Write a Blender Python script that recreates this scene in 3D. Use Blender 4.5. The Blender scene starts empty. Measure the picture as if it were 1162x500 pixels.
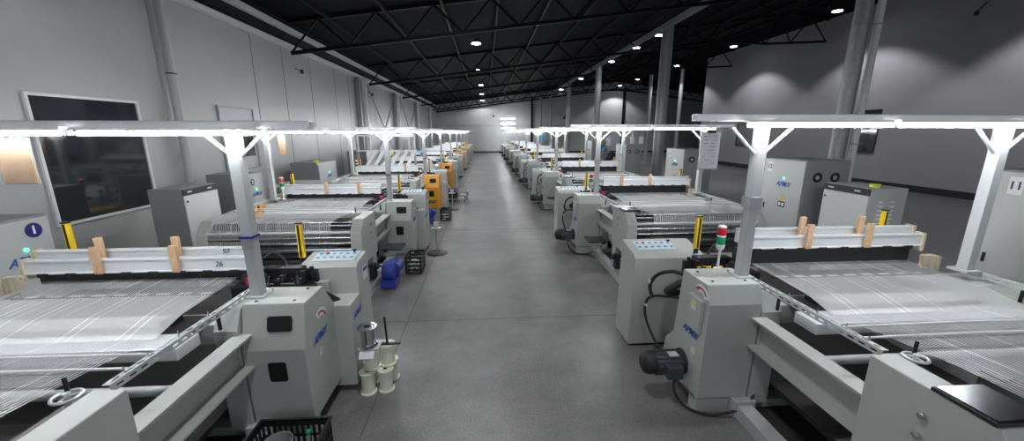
import bpy, math, random
from mathutils import Vector, Matrix
random.seed(7)
C = bpy.context.scene.collection
PI = math.pi

# ------------------------------------------------------------------ materials
MATS = {}
def nodes(name):
    m = bpy.data.materials.new(name); m.use_nodes = True
    nt = m.node_tree; b = nt.nodes['Principled BSDF']
    MATS[name] = m
    return m, nt, b
def mat(name, col, rough=.5, metal=0., noise=0., nscale=6., emis=None, estr=0., spec=None, alpha=1., bump=0.):
    m, nt, b = nodes(name)
    b.inputs['Base Color'].default_value = (*col, 1); b.inputs['Roughness'].default_value = rough
    b.inputs['Metallic'].default_value = metal
    if spec is not None: b.inputs['Specular IOR Level'].default_value = spec
    if emis: b.inputs['Emission Color'].default_value = (*emis, 1); b.inputs['Emission Strength'].default_value = estr
    if alpha < 1: b.inputs['Alpha'].default_value = alpha
    if noise or bump:
        tc = nt.nodes.new('ShaderNodeTexCoord'); n = nt.nodes.new('ShaderNodeTexNoise')
        n.inputs['Scale'].default_value = nscale; n.inputs['Detail'].default_value = 5
        nt.links.new(tc.outputs['Object'], n.inputs['Vector'])
        if noise:
            mx = nt.nodes.new('ShaderNodeMix'); mx.data_type = 'RGBA'
            mx.inputs[6].default_value = (*[c * (1 - noise) for c in col], 1)
            mx.inputs[7].default_value = (*[min(1, c * (1 + noise)) for c in col], 1)
            nt.links.new(n.outputs['Fac'], mx.inputs[0]); nt.links.new(mx.outputs[2], b.inputs['Base Color'])
        if bump:
            bp = nt.nodes.new('ShaderNodeBump'); bp.inputs['Strength'].default_value = bump
            nt.links.new(n.outputs['Fac'], bp.inputs['Height']); nt.links.new(bp.outputs['Normal'], b.inputs['Normal'])
    return m
mat('loom_paint', (.43, .45, .425), .42, noise=.05, nscale=2)
mat('loom_paint_dark', (.30, .31, .30), .5, noise=.08)
mat('orange_paint', (.82, .36, .02), .4, noise=.05)
mat('white_steel', (.44, .46, .46), .4, noise=.06, nscale=8)
mat('galvanised', (.36, .37, .38), .45, .35, noise=.25, nscale=14)
mat('aluminium', (.78, .80, .82), .32, .4, noise=.08, nscale=5)
mat('chrome', (.62, .63, .65), .16, 1.)
mat('dark_chrome', (.20, .205, .22), .22, 1.)
mat('black_metal', (.018, .018, .02), .45, .2)
mat('tray_black', (.03, .027, .025), .55, noise=.5, nscale=5)
mat('floor_unlit', (.085, .083, .088), .45, noise=.12, nscale=.7)  # floor colour darkened to stand for the weak light beyond the looms
mat('black_plastic', (.012, .012, .013), .4)
mat('dark_hole', (.004, .004, .004), .8)
mat('rubber', (.015, .015, .016), .55)
mat('motor_paint', (.055, .065, .075), .4, .1)
mat('blue_motor', (.02, .04, .30), .4)
mat('yellow', (.85, .56, .01), .35)
mat('yellow_tape', (.62, .64, .05), .5, alpha=1)
mat('red_lens', (.55, .01, .02), .25)
mat('green_lens', (.0, .28, .10), .25)
mat('green_lit', (.02, .5, .2), .3, emis=(.05, .9, .4), estr=1.2)
mat('logo_blue', (.02, .09, .45), .5)
mat('navy', (.01, .01, .16), .4)
mat('white_paint', (.80, .80, .80), .5)
mat('paper', (.68, .66, .70), .7, noise=.04)
mat('ink', (.04, .04, .07), .7)
mat('red_ink', (.42, .02, .05), .6)
mat('button_blue', (.16, .42, .62), .35)
mat('panel_white', (.66, .74, .78), .35)
mat('label_yellow', (.75, .55, .02), .5)
mat('beige_plastic', (.52, .46, .34), .5, noise=.2, nscale=25)
mat('wood', (.50, .32, .19), .65, noise=.22, nscale=22)
mat('card', (.30, .20, .125), .75, noise=.25, nscale=12)
mat('bobbin', (.74, .76, .62), .35, noise=.06)
mat('bobbin_white', (.78, .77, .72), .35)
mat('clear_plastic', (.45, .47, .47), .2, alpha=.45)
mat('crate', (.012, .014, .014), .45)
mat('floor_dirt', (.055, .04, .032), .8, noise=.5, nscale=5)
mat('skin', (.48, .28, .19), .5)
mat('navy_cloth', (.018, .022, .045), .85, bump=.2, nscale=20)
mat('grey_cloth', (.10, .10, .11), .85)
mat('white_cloth', (.75, .76, .78), .8)
mat('cap_blue', (.04, .20, .42), .7)
mat('cap_light', (.15, .45, .75), .7)
mat('hair', (.01, .008, .007), .6)
mat('shoe', (.02, .02, .02), .5)
mat('lamp_case', (.05, .05, .055), .5, .3)
mat('tube', (1, 1, 1), .4, emis=(.93, .97, 1.0), estr=36.)
mat('bay_disc', (1, 1, 1), .4, emis=(.93, .96, 1.0), estr=9.)
mat('roof_black', (.003, .0035, .007), .9, spec=.15)
mat('truss_black', (.0035, .004, .006), .7, spec=.2)
mat('truss_grey', (.30, .31, .33), .5, .3, noise=.15)
mat('ledge_white', (.75, .77, .77), .45, noise=.1)
mat('back_wall', (.40, .41, .41), .7, noise=.08, nscale=.6)
mat('right_wall', (.29, .283, .30), .75, noise=.05, nscale=1.2)
mat('base_black', (.01, .01, .012), .6)
mat('seam', (.10, .10, .10), .7)
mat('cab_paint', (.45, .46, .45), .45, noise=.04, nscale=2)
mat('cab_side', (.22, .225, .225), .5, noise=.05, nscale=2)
mat('cab_light', (.56, .57, .56), .45, noise=.03)
mat('glass_dark', (.025, .03, .035), .06, 0, spec=.9)
mat('blue_paper', (.10, .35, .62), .6)
mat('thread', (.75, .76, .76), .4)

def floor_material():
    m, nt, b = nodes('concrete')
    L = nt.links; N = nt.nodes.new
    tc = N('ShaderNodeTexCoord')
    def noise(scale, det=6, rough=.55):
        n = N('ShaderNodeTexNoise'); n.inputs['Scale'].default_value = scale; n.inputs['Detail'].default_value = det
        n.inputs['Roughness'].default_value = rough; L.new(tc.outputs['Object'], n.inputs['Vector']); return n
    n1, n2, n3 = noise(.7), noise(3.2, 8, .6), noise(60, 3)
    r1 = N('ShaderNodeValToRGB'); r1.color_ramp.elements[0].color = (.145, .140, .135, 1); r1.color_ramp.elements[0].position = .3
    r1.color_ramp.elements[1].color = (.27, .26, .25, 1); r1.color_ramp.elements[1].position = .75
    L.new(n1.outputs['Fac'], r1.inputs['Fac'])
    r2 = N('ShaderNodeValToRGB'); r2.color_ramp.elements[0].color = (.80, .80, .80, 1); r2.color_ramp.elements[0].position = .32
    r2.color_ramp.elements[1].color = (1.10, 1.10, 1.10, 1); r2.color_ramp.elements[1].position = .68
    L.new(n2.outputs['Fac'], r2.inputs['Fac'])
    mx = N('ShaderNodeMix'); mx.data_type = 'RGBA'; mx.blend_type = 'MULTIPLY'; mx.inputs[0].default_value = 1
    L.new(r1.outputs['Color'], mx.inputs[6]); L.new(r2.outputs['Color'], mx.inputs[7])
    r3 = N('ShaderNodeValToRGB'); r3.color_ramp.elements[0].color = (.75, .75, .75, 1); r3.color_ramp.elements[0].position = .38
    r3.color_ramp.elements[1].color = (1.1, 1.1, 1.1, 1); r3.color_ramp.elements[1].position = .6
    L.new(n3.outputs['Fac'], r3.inputs['Fac'])
    m2 = N('ShaderNodeMix'); m2.data_type = 'RGBA'; m2.blend_type = 'MULTIPLY'; m2.inputs[0].default_value = .8
    L.new(mx.outputs[2], m2.inputs[6]); L.new(r3.outputs['Color'], m2.inputs[7])
    L.new(m2.outputs[2], b.inputs['Base Color'])
    rr = N('ShaderNodeMapRange'); rr.inputs[3].default_value = .34; rr.inputs[4].default_value = .46
    L.new(n2.outputs['Fac'], rr.inputs[0]); L.new(rr.outputs[0], b.inputs['Roughness'])
    bp = N('ShaderNodeBump'); bp.inputs['Strength'].default_value = .03
    L.new(n3.outputs['Fac'], bp.inputs['Height']); L.new(bp.outputs['Normal'], b.inputs['Normal'])
floor_material()

def left_wall_material():
    m, nt, b = nodes('left_wall')
    L = nt.links; N = nt.nodes.new
    tc = N('ShaderNodeTexCoord'); n = N('ShaderNodeTexNoise'); n.inputs['Scale'].default_value = .5
    L.new(tc.outputs['Object'], n.inputs['Vector'])
    r = N('ShaderNodeValToRGB'); r.color_ramp.elements[0].color = (.38, .38, .375, 1); r.color_ramp.elements[1].color = (.49, .495, .485, 1)
    L.new(n.outputs['Fac'], r.inputs['Fac']); L.new(r.outputs['Color'], b.inputs['Base Color'])
    b.inputs['Roughness'].default_value = .38
left_wall_material()

def mesh_material(name, col, period, gap, solid, rough):
    """sheet of fine parallel steel filaments: bright polished wires, see-through gaps"""
    m, nt, b = nodes(name); L = nt.links; N = nt.nodes.new
    tc = N('ShaderNodeTexCoord')
    w = N('ShaderNodeTexWave'); w.wave_type = 'BANDS'; w.bands_direction = 'X'; w.inputs['Scale'].default_value = .314 / period
    L.new(tc.outputs['Object'], w.inputs['Vector'])
    n = N('ShaderNodeTexNoise'); n.inputs['Scale'].default_value = 1.; n.inputs['Detail'].default_value = 4
    mp = N('ShaderNodeMapping'); mp.inputs['Scale'].default_value = (38, .5, 1)
    L.new(tc.outputs['Object'], mp.inputs['Vector']); L.new(mp.outputs[0], n.inputs['Vector'])
    mr = N('ShaderNodeMapRange'); mr.inputs[1].default_value = .15; mr.inputs[2].default_value = .6
    mr.inputs[3].default_value = gap; mr.inputs[4].default_value = solid
    L.new(w.outputs['Fac'], mr.inputs[0])
    m2 = N('ShaderNodeMapRange'); m2.inputs[1].default_value = .6; m2.inputs[2].default_value = .65
    m2.inputs[3].default_value = .55; m2.inputs[4].default_value = 1.
    L.new(n.outputs['Fac'], m2.inputs[0])
    mu = N('ShaderNodeMath'); mu.operation = 'MULTIPLY'; L.new(mr.outputs[0], mu.inputs[0]); L.new(m2.outputs[0], mu.inputs[1])
    L.new(mu.outputs[0], b.inputs['Alpha'])
    b.inputs['Base Color'].default_value = (*col, 1); b.inputs['Metallic'].default_value = .35; b.inputs['Roughness'].default_value = rough
    b.inputs['Specular IOR Level'].default_value = .8
    bp = N('ShaderNodeBump'); bp.inputs['Strength'].default_value = .35; bp.inputs['Distance'].default_value = .002
    L.new(w.outputs['Fac'], bp.inputs['Height']); L.new(bp.outputs['Normal'], b.inputs['Normal'])
mesh_material('woven_mesh', (.90, .90, .91), .013, .5, 1.0, .34)
mesh_material('warp_threads', (.84, .84, .86), .024, .06, 1.0, .30)

# ------------------------------------------------------------------ mesh builder
class XF:           # current transform of builder coordinates: (u, v, z) -> local
    s = 1; u0 = 0.
class MB:
    def __init__(s): s.v = []; s.f = []; s.sm = []
    def add(s, vs, fs, smooth=False):
        o = len(s.v); s.v += [tuple(p) for p in vs]; s.f += [tuple(i + o for i in f) for f in fs]; s.sm += [smooth] * len(fs)
    def box(s, x0, x1, y0, y1, z0, z1):
        x0, x1 = sorted((x0, x1)); y0, y1 = sorted((y0, y1)); z0, z1 = sorted((z0, z1))
        s.add([(x0,y0,z0),(x1,y0,z0),(x1,y1,z0),(x0,y1,z0),(x0,y0,z1),(x1,y0,z1),(x1,y1,z1),(x0,y1,z1)],
              [(0,3,2,1),(4,5,6,7),(0,1,5,4),(1,2,6,5),(2,3,7,6),(3,0,4,7)]); return s
    def prism(s, poly, a, b, axis='x'):
        """poly (p,q) extruded from a to b along axis; axis x: poly=(y,z); y: (x,z); z: (x,y)"""
        area = sum(poly[i][0]*poly[(i+1)%len(poly)][1]-poly[(i+1)%len(poly)][0]*poly[i][1] for i in range(len(poly)))
        P = list(poly) if area > 0 else list(poly)[::-1]
        f = {'x': lambda p, t: (t, p[0], p[1]), 'y': lambda p, t: (p[0], t, p[1]), 'z': lambda p, t: (p[0], p[1], t)}[axis]
        a, b = sorted((a, b)); n = len(P)
        vs = [f(p, a) for p in P] + [f(p, b) for p in P]
        fs = [tuple(range(n))[::-1], tuple(range(n, 2*n))] + [(i, (i+1) % n, n+(i+1) % n, n+i) for i in range(n)]
        if axis == 'y': fs = [g[::-1] for g in fs]
        s.add(vs, fs); return s
    def tube(s, pts, r, n=10, r2=None, caps=True):
        pts = [Vector(p) for p in pts]
        if len(pts) > 3 and r2 is None:      # smooth bends
            q = []; P = [2*pts[0]-pts[1]] + pts + [2*pts[-1]-pts[-2]]
            for i in range(1, len(P)-2):
                for k in range(5):
                    t = k/5; a, b_, c, d_ = P[i-1], P[i], P[i+1], P[i+2]
                    q.append(.5*((2*b_)+(c-a)*t+(2*a-5*b_+4*c-d_)*t*t+(3*b_-3*c+d_-a)*t**3))
            pts = q + [pts[-1]]
        m = len(pts); rings = []
        ref = None
        for i, p in enumerate(pts):
            d = (pts[min(i+1, m-1)] - pts[max(i-1, 0)]).normalized()
            if ref is None:
                ref = d.orthogonal().normalized()
            ref = (ref - d * ref.dot(d)); ref = ref.normalized() if ref.length > 1e-6 else d.orthogonal().normalized()
            b = d.cross(ref); rr = r if r2 is None else r + (r2 - r) * i / (m - 1)
            rings.append([p + (ref * math.cos(2*PI*k/n) + b * math.sin(2*PI*k/n)) * rr for k in range(n)])
        vs = [q for g in rings for q in g]
        fs = [(i*n+k, i*n+(k+1) % n, (i+1)*n+(k+1) % n, (i+1)*n+k) for i in range(m-1) for k in range(n)]
        s.add(vs, fs, True)
        if caps:
            s.add(rings[0], [tuple(range(n))[::-1]]); s.add(rings[-1], [tuple(range(n))])
        return s
    def lathe(s, c, prof, n=20, axis='z'):
        """prof list of (radius, height) along axis starting at c"""
        rings = []
        for r, h in prof:
            g = []
            for k in range(n):
                a = 2*PI*k/n; x, y = r*math.cos(a), r*math.sin(a)
                g.append({'z': (c[0]+x, c[1]+y, c[2]+h), 'x': (c[0]+h, c[1]+x, c[2]+y), 'y': (c[0]+y, c[1]+h, c[2]+x)}[axis])
            rings.append(g)
        vs = [q for g in rings for q in g]; m = len(rings)
        s.add(vs, [(i*n+k, i*n+(k+1) % n, (i+1)*n+(k+1) % n, (i+1)*n+k) for i in range(m-1) for k in range(n)], True)
        s.add(rings[0], [tuple(range(n))[::-1]]); s.add(rings[-1], [tuple(range(n))])
        return s
    def ring(s, c, R, r, n=24, k=8, axis='z', a0=0, a1=2*PI):
        full = abs(a1 - a0 - 2*PI) < 1e-6
        m = n if full else n + 1; vs = []
        for i in range(m):
            a = a0 + (a1 - a0) * i / n
            for j in range(k):
                b = 2*PI*j/k; x, y, z = (R+r*math.cos(b))*math.cos(a), (R+r*math.cos(b))*math.sin(a), r*math.sin(b)
                vs.append({'z': (c[0]+x, c[1]+y, c[2]+z), 'x': (c[0]+z, c[1]+x, c[2]+y), 'y': (c[0]+y, c[1]+z, c[2]+x)}[axis])
        fs = []
        for i in range(n if full else n):
            i2 = (i+1) % m
            for j in range(k): fs.append((i*k+j, i2*k+j, i2*k+(j+1) % k, i*k+(j+1) % k))
        s.add(vs, fs, True); return s
    def ball(s, c, r, n=12, sz=1.):
        prof = [(max(1e-4, r*math.sin(PI*i/n)), -r*sz*math.cos(PI*i/n)) for i in range(n+1)]
        return s.lathe(c, prof, n=n+4)
    def build(s, name, m, parent=None, bevel=0, label=None):
        me = bpy.data.meshes.new(name)
        vs = [((x - XF.u0) * XF.s, y, z) for x, y, z in s.v]
        fs = s.f if XF.s > 0 else [f[::-1] for f in s.f]
        me.from_pydata(vs, [], fs); me.polygons.foreach_set('use_smooth', s.sm); me.materials.append(MATS[m]); me.update()
        if any(s.sm): me.set_sharp_from_angle(angle=.75)
        o = bpy.data.objects.new(name, me); C.objects.link(o)
        if parent: o.parent = parent
        if bevel:
            b = o.modifiers.new('bevel', 'BEVEL'); b.width = bevel; b.segments = 2; b.limit_method = 'ANGLE'; b.angle_limit = .6
        if label: o['label'] = label
        return o
def thing(name, label, cat, loc=(0, 0, 0), rz=0, group=None):
    o = bpy.data.objects.new(name, None); C.objects.link(o); o.empty_display_size = .1
    o.location = loc; o.rotation_euler = (0, 0, rz); o['label'] = label; o['category'] = cat
    if group: o['group'] = group
    return o
def tag(o, label, cat, group=None, kind=None):
    o['label'] = label; o['category'] = cat
    if group: o['group'] = group
    if kind: o['kind'] = kind
    return o
def struct(o, label=None):
    o['kind'] = 'structure'
    if label: o['label'] = label
    return o
def bx(*a): return MB().box(*a)

def text(name, body, size, loc, right, up, m, parent=None, shear=0., depth=.0015, bold=0.):
    cu = bpy.data.curves.new(name, 'FONT'); cu.body = body; cu.size = size; cu.shear = shear; cu.extrude = depth
    cu.align_x = 'CENTER'; cu.align_y = 'CENTER'; cu.offset = bold
    t = bpy.data.objects.new('t', cu); C.objects.link(t)
    bpy.context.view_layer.update()
    me = bpy.data.meshes.new_from_object(t.evaluated_get(bpy.context.evaluated_depsgraph_get()))
    bpy.data.objects.remove(t)
    r, u = Vector(right).normalized(), Vector(up).normalized(); n = r.cross(u)
    M = Matrix((r, u, n)).transposed().to_4x4(); M.translation = Vector(loc)
    me.transform(M); me.materials.clear(); me.materials.append(MATS[m]); me.name = name
    o = bpy.data.objects.new(name, me); C.objects.link(o)
    if parent: o.parent = parent
    return o
def local_quad(mb, loc, right, up, pts, th=.002):
    """flat prism with outline pts (a,b) in the plane (right, up) at loc (already local coordinates)"""
    r, u = Vector(right).normalized(), Vector(up).normalized(); n = r.cross(u); L = Vector(loc)
    area = sum(pts[i][0]*pts[(i+1)%len(pts)][1]-pts[(i+1)%len(pts)][0]*pts[i][1] for i in range(len(pts)))
    if area < 0: pts = pts[::-1]
    k = len(pts); vs = [L + r*a + u*b for a, b in pts] + [L + r*a + u*b + n*th for a, b in pts]
    mb.add(vs, [tuple(range(k))[::-1], tuple(range(k, 2*k))] + [(i, (i+1) % k, k+(i+1) % k, k+i) for i in range(k)])
    return mb
class Raw:          # build without the side transform
    def __enter__(s): s.k = (XF.s, XF.u0); XF.s, XF.u0 = 1, 0.
    def __exit__(s, *a): XF.s, XF.u0 = s.k
def rounded(w, h, r, n=5):
    out = []
    for cx, cy, a0 in ((w/2-r, h/2-r, 0), (-w/2+r, h/2-r, PI/2), (-w/2+r, -h/2+r, PI), (w/2-r, -h/2+r, 1.5*PI)):
        out += [(cx + r*math.cos(a0+PI/2*i/n), cy + r*math.sin(a0+PI/2*i/n)) for i in range(n+1)]
    return out
def logo(parent, loc, right, up, size, name='maker_logo'):
    """slanted blue letters APM followed by three slanted stripes"""
    o = text(name, 'APM', size, loc, right, up, 'logo_blue', parent, shear=.35, bold=size*.02)
    mb = MB()
    for i in range(3):
        a = size*(1.12 + .2*i); sh = size*.3
        local_quad(mb, loc, right, up, [(a-.045*size, -.30*size), (a+.045*size, -.30*size), (a+.05*size+sh, .38*size), (a-.04*size+sh, .38*size)], .0015)
    with Raw(): mb.build('logo_stripe', 'logo_blue', parent)
    return o

# ------------------------------------------------------------------ looms
# builder coordinates: u = distance across from the aisle, v = along the aisle from the gear housing's near face, z = height
def build_loom(side, name_label):
    XF.s, XF.u0 = side, 2.9
    R = side > 0
    T = thing('weaving_loom', name_label, 'loom')
    P = lambda mb, n, m, par=T, **k: mb.build(n, m, par, **k)
    X = lambda u: (u - 2.9) * side       # to local x for raw parts
    ar = (0, -1, 0) if R else (0, 1, 0)  # reading direction on faces that look at the aisle
    # floor frame
    for u0, u1 in ((2.02, 2.15), (4.06, 4.19)):
        P(MB().box(u0, u1, -1.62, 1.35, 0, .115), 'floor_beam', 'white_steel', bevel=.006)
    P(bx(2.62, 2.74, -1.2, .05, .03, .14), 'floor_beam', 'white_steel', bevel=.006)
    for v in (-1.0, .02, 1.2):
        P(bx(2.15, 4.06, v, v+.12, .0, .10), 'cross_beam', 'loom_paint', bevel=.005)
    P(bx(1.72, 2.30, .02, .14, 0, .13), 'base_channel', 'loom_paint')
    P(bx(2.0, 2.18, -.06, .03, 0, .15), 'tube_cap', 'white_steel', bevel=.004)
    P(bx(2.17, 4.04, -1.45, 1.18, .005, .03), 'drip_tray', 'tray_black', label='dark stained drip tray that deepens the shade below the loom')  # black sheet, put under every loom so the gaps below read dark
    P(bx(2.34, 3.98, -1.1, 1.1, .22, .26), 'lower_plate', 'tray_black')
    # upper side rails (C section, open to the outside)
    for a, b, w in ((2.06, 2.18, 1), (4.05, 4.17, -1)):
        web = (2.165, 2.18) if w > 0 else (4.05, 4.065)
        m = MB().box(a, b, -1.0, .12, .865, .88).box(a, b, -1.0, .12, .625, .64).box(*web, -1.0, .12, .64, .865)
        P(m, 'rail_beam', 'loom_paint')
    for u in (2.14, 4.02):
        P(MB().prism([(-.02, .1), (-.02, .92), (.06, 1.06), (.26, 1.06), (.26, .1)], u, u+.16), 'frame_leg', 'loom_paint', bevel=.004)
    P(bx(2.06, 2.16, .1, 1.35, .1, .95), 'rear_frame', 'loom_paint', bevel=.005)
    P(bx(4.06, 4.16, .2, 1.35, .1, .95), 'rear_frame', 'loom_paint', bevel=.005)
    # side plates at the near end
    for u0, u1, a in ((2.05, 2.20, 1), (4.03, 4.18, 0)):
        sp = P(MB().prism([(-.93, 1.13), (-1.47, 1.13), (-1.62, .98), (-1.63, .72), (-1.60, .52), (-1.45, .50), (-.93, .50)], u0, u1), 'side_plate', 'loom_paint', bevel=.006)
        P(bx(u0+.01, u1-.02, -1.60, -1.42, .10, .52), 'plate_foot', 'loom_paint', bevel=.004)
        P(bx(u0+.01, u1-.02, -1.15, -.98, .10, .52), 'plate_foot', 'loom_paint', bevel=.004)
        if a:
            for q, zz in ((-1.22, .99), (-1.22, .88)):
                P(MB().lathe((u0-.022, q, zz), [(.010, 0), (.017, .003), (.017, .014), (.013, .022)], 14, 'x'), 'bolt', 'chrome', sp)
            if R: P(bx(u0-.006, u1+.10, -1.46, -1.22, 1.131, 1.15), 'rubber_pad', 'black_plastic', sp, bevel=.004)
            if R: P(bx(u0+.008, u1+.09, -1.45, -1.23, 1.151, 1.155), 'pad_top', 'dark_chrome', sp)
            hw = P(MB().ring((2.32, -.93, 1.10), .052, .008), 'handwheel', 'aluminium')
            m = MB().tube([(2.32, -.93, 1.04), (2.32, -.93, 1.12)], .014, 10)
            for k in range(3):
                aa = k*2*PI/3+.4; m.tube([(2.32, -.93, 1.10), (2.32+.05*math.cos(aa), -.93+.05*math.sin(aa), 1.10)], .006, 6)
            P(m, 'wheel_hub', 'aluminium', hw)
            P(MB().tube([(2.345, -.90, 1.105), (2.345, -.90, 1.18)], .009, 8), 'wheel_handle', 'black_metal', hw)
            P(bx(2.21, 2.36, -1.3, -.86, .98, 1.045), 'wheel_bracket', 'black_metal')
            P(MB().tube([(2.24, -1.25, 1.07), (2.24, -.95, 1.07)], .012, 8), 'adjusting_rod', 'chrome')
            P(MB().tube([(1.93, -1.36, .40), (2.08, -1.36, .40)], .022, 12).lathe((1.93, -1.36, .40), [(.04, 0), (.045, .03), (.03, .05)], 14, 'x').box(1.98, 2.05, -1.42, -1.3, .22, .44), 'brake_shaft', 'black_metal')
    # rollers at the near end
    P(MB().tube([(2.2, -1.44, 1.03), (4.03, -1.44, 1.03)], .05, 18), 'roller', 'dark_chrome')
    P(MB().tube([(2.2, -1.60, .90), (4.03, -1.60, .90)], .032, 16), 'roller', 'chrome')
    P(MB().tube([(2.2, -1.62, .98), (4.03, -1.62, .98)], .018, 12), 'roller', 'aluminium')
    P(MB().tube([(2.2, -1.40, .66), (4.03, -1.40, .66)], .12, 24), 'cloth_roller', 'dark_chrome', label='thick roller with dark shiny cloth wound on')
    P(bx(2.2, 4.03, -1.62, -1.56, .42, .50), 'cross_beam', 'white_steel')
    # inner cross beams below the mesh
    P(bx(2.3, 4.05, -.34, -.14, .90, .985), 'breast_beam', 'aluminium', bevel=.006)
    P(bx(2.3, 4.05, .02, .20, .80, .955), 'cross_beam', 'loom_paint', bevel=.006)
    P(MB().tube([(2.2, -.52, .82), (4.05, -.52, .82)], .03, 14), 'round_beam', 'white_steel')
    P(bx(2.35, 4.0, -1.15, -.62, .60, .66), 'tray', 'black_metal')
    P(bx(2.3, 4.05, .25, .9, .84, .9), 'bed_plate', 'tray_black')
    P(bx(2.38, 2.58, -.15, .12, .957, .985).box(2.55, 2.62, -.05, .07, .985, 1.02), 'edge_cutter', 'black_plastic')
    P(MB().tube([(2.36, .10, 1.0), (2.36, .22, 1.0)], .02, 10), 'yarn_guide', 'red_ink')
    # woven mesh: from the comb forward over the beam, then the striped warp down to the roller
    def sheet(path, u0, u1, nm, m, nu=2):
        mb = MB(); vs = []; n = len(path)
        for i in range(nu):
            u = u0 + (u1-u0)*i/(nu-1)
            vs += [(u, p[0], p[1]) for p in path]
        mb.add(vs, [(i*n+j, (i+1)*n+j, (i+1)*n+j+1, i*n+j+1) for i in range(nu-1) for j in range(n-1)], True)
        return P(mb, nm, m)
    sheet([(.30, 1.068), (0, 1.055), (-.24, 1.0)], 2.50, 4.08, 'woven_sheet', 'woven_mesh')
    sheet([(.70, 1.078), (.30, 1.068)], 2.50, 4.08, 'warp_sheet', 'warp_threads')
    arc = [(-1.44 + .054*math.sin(a), 1.03 + .054*math.cos(a)) for a in [0, -.4, -.8, -1.2, -1.57]]
    sheet([(-.24, 1.0), (-.6, 1.045), (-1.0, 1.08), (-1.40, 1.087)] + arc + [(-1.53, .8)], 2.50, 4.02, 'warp_sheet', 'warp_threads')
    # white rods and slotted angle bars
    for v in (-.62, -.75):
        P(MB().tube([(2.20, v, 1.12), (2.9, v, 1.127), (4.16, v, 1.12)], .0075, 10), 'yarn_rod', 'white_paint')
    for u in (2.17, 4.19):
        m = MB().box(u-.018, u-.007, -.90, .30, 1.128, 1.132).box(u+.007, u+.018, -.90, .30, 1.128, 1.132).box(u-.018, u-.014, -.90, .30, 1.115, 1.13).box(u-.018, u-.014, -.90, .30, 1.09, 1.102)
        for k in range(18):
            y = -.90 + k*.069
            m.box(u-.007, u+.007, y, min(.30, y+.028), 1.128, 1.132).box(u-.018, u-.014, y, min(.30, y+.028), 1.102, 1.115)
        sb = P(m, 'slotted_bar', 'white_steel')
        for y in (-.8, -.66, -.45, -.2):
            P(MB().tube([(u+.004, y, 1.10), (u+.004, y, 1.165)], .004, 6), 'screw', 'chrome', sb)
        P(MB().tube([(u+.02, -.1, .98), (u+.02, -.1, 1.13)], .012, 8), 'bar_support', 'black_metal')
    # comb and harness
    hz = .035 if R else -.045
    P(bx(2.33, 4.10, .66, .70, 1.05, 1.20+hz), 'comb_strip', 'black_plastic')
    nb = P(bx(2.36, 4.14, .62, .66, 1.20+hz, 1.31+hz).box(2.36, 4.14, .61, .67, 1.30+hz, 1.315+hz).box(2.36, 4.14, .61, .67, 1.195+hz, 1.21+hz), 'harness_beam', 'aluminium', bevel=.003)
    P(bx(2.38, 4.15, .73, .77, 1.23+hz, 1.36+hz).box(2.38, 4.15, .72, .78, 1.35+hz, 1.365+hz), 'harness_beam', 'aluminium', bevel=.003)
    for k in range(8):
        u = 2.50 + k*.215; m = MB(); m.box(u-.035, u+.035, .59, .63, 1.183+hz, 1.205+hz).box(u-.025, u-.012, .585, .60, 1.178+hz, 1.21+hz).box(u+.012, u+.025, .585, .60, 1.178+hz, 1.21+hz)
        P(m, 'clamp', 'black_plastic', nb)
    P(bx(4.14, 4.165, .60, .68, 1.15+hz, 1.325+hz), 'beam_end_block', 'beige_plastic')
    P(bx(4.15, 4.175, .71, .79, 1.20+hz, 1.375+hz), 'beam_end_block', 'beige_plastic')
    m = MB()
    for k in range(4): m.box(4.10+k*.028, 4.122+k*.028, .50-k*.01, .56, 1.04, 1.17)
    m.box(4.09, 4.21, .53, .56, 1.05, 1.07).box(4.09, 4.21, .53, .56, 1.14, 1.16)
    P(m, 'edge_guard', 'beige_plastic')
    P(bx(2.5, 4.0, .36, .39, 1.045, 1.052), 'temple_bar', 'black_metal')
    for k in range(9):
        P(bx(2.54+k*.16, 2.63+k*.16, .355, .385, 1.052, 1.058), 'temple_clip', 'paper')
    # black shedding mechanism between housing and cabinet
    m = MB().box(1.95, 2.5, .52, .70, .92, 1.03).box(2.0, 2.34, .72, .82, .95, 1.12).box(1.86, 2.02, .50, .66, .82, 1.0)
    for k in range(4): m.lathe((2.27+k*.05, .60, 1.03), [(.02, 0), (.03, .01), (.03, .07), (.018, .09)], 10)
    m.tube([(1.9, .6, .95), (1.78, .62, .90), (1.70, .66, .82)], .035, 10)
    m.tube([(1.72, .70, .80), (1.80, .78, .74), (1.95, .80, .74)], .03, 10)
    rg = random.Random(3)
    for k in range(16):
        a, b, c = rg.uniform(1.9, 2.45), rg.uniform(.5, .8), rg.uniform(.98, 1.06); w = rg.uniform(.012, .035)
        m.box(a-w, a+w, b-w*.6, b+w*.6, .95, c + rg.uniform(.0, .08))
    for k in range(4):
        m.tube([(1.95+k*.12, .5, 1.02+.01*k), (2.0+k*.12, .62, 1.08), (2.06+k*.12, .74, 1.03), (2.08+k*.12, .8, .98)], .010, 6)
    sg = P(m, 'shedding_gear', 'black_metal')
    for k in range(3):
        P(MB().tube([(1.98+k*.14, .47, 1.0), (1.98+k*.14, .53, 1.0)], .018, 10), 'gear_pin', 'chrome', sg)
    P(bx(2.30, 2.36, .50, .56, 1.06, 1.12), 'sensor', 'red_ink', sg)
    P(MB().tube([(1.98, .54, 1.05), (2.22, .54, 1.05)], .012, 8).tube([(1.98, .66, 1.05), (2.22, .66, 1.05)], .012, 8), 'slide_rail', 'label_yellow' if R else 'chrome', sg)
    P(MB().tube([(2.2, .9, 1.0), (2.26, .95, 1.12), (2.35, .95, 1.2), (2.42, .9, 1.16)], .014, 8), 'cable', 'rubber', sg)
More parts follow.
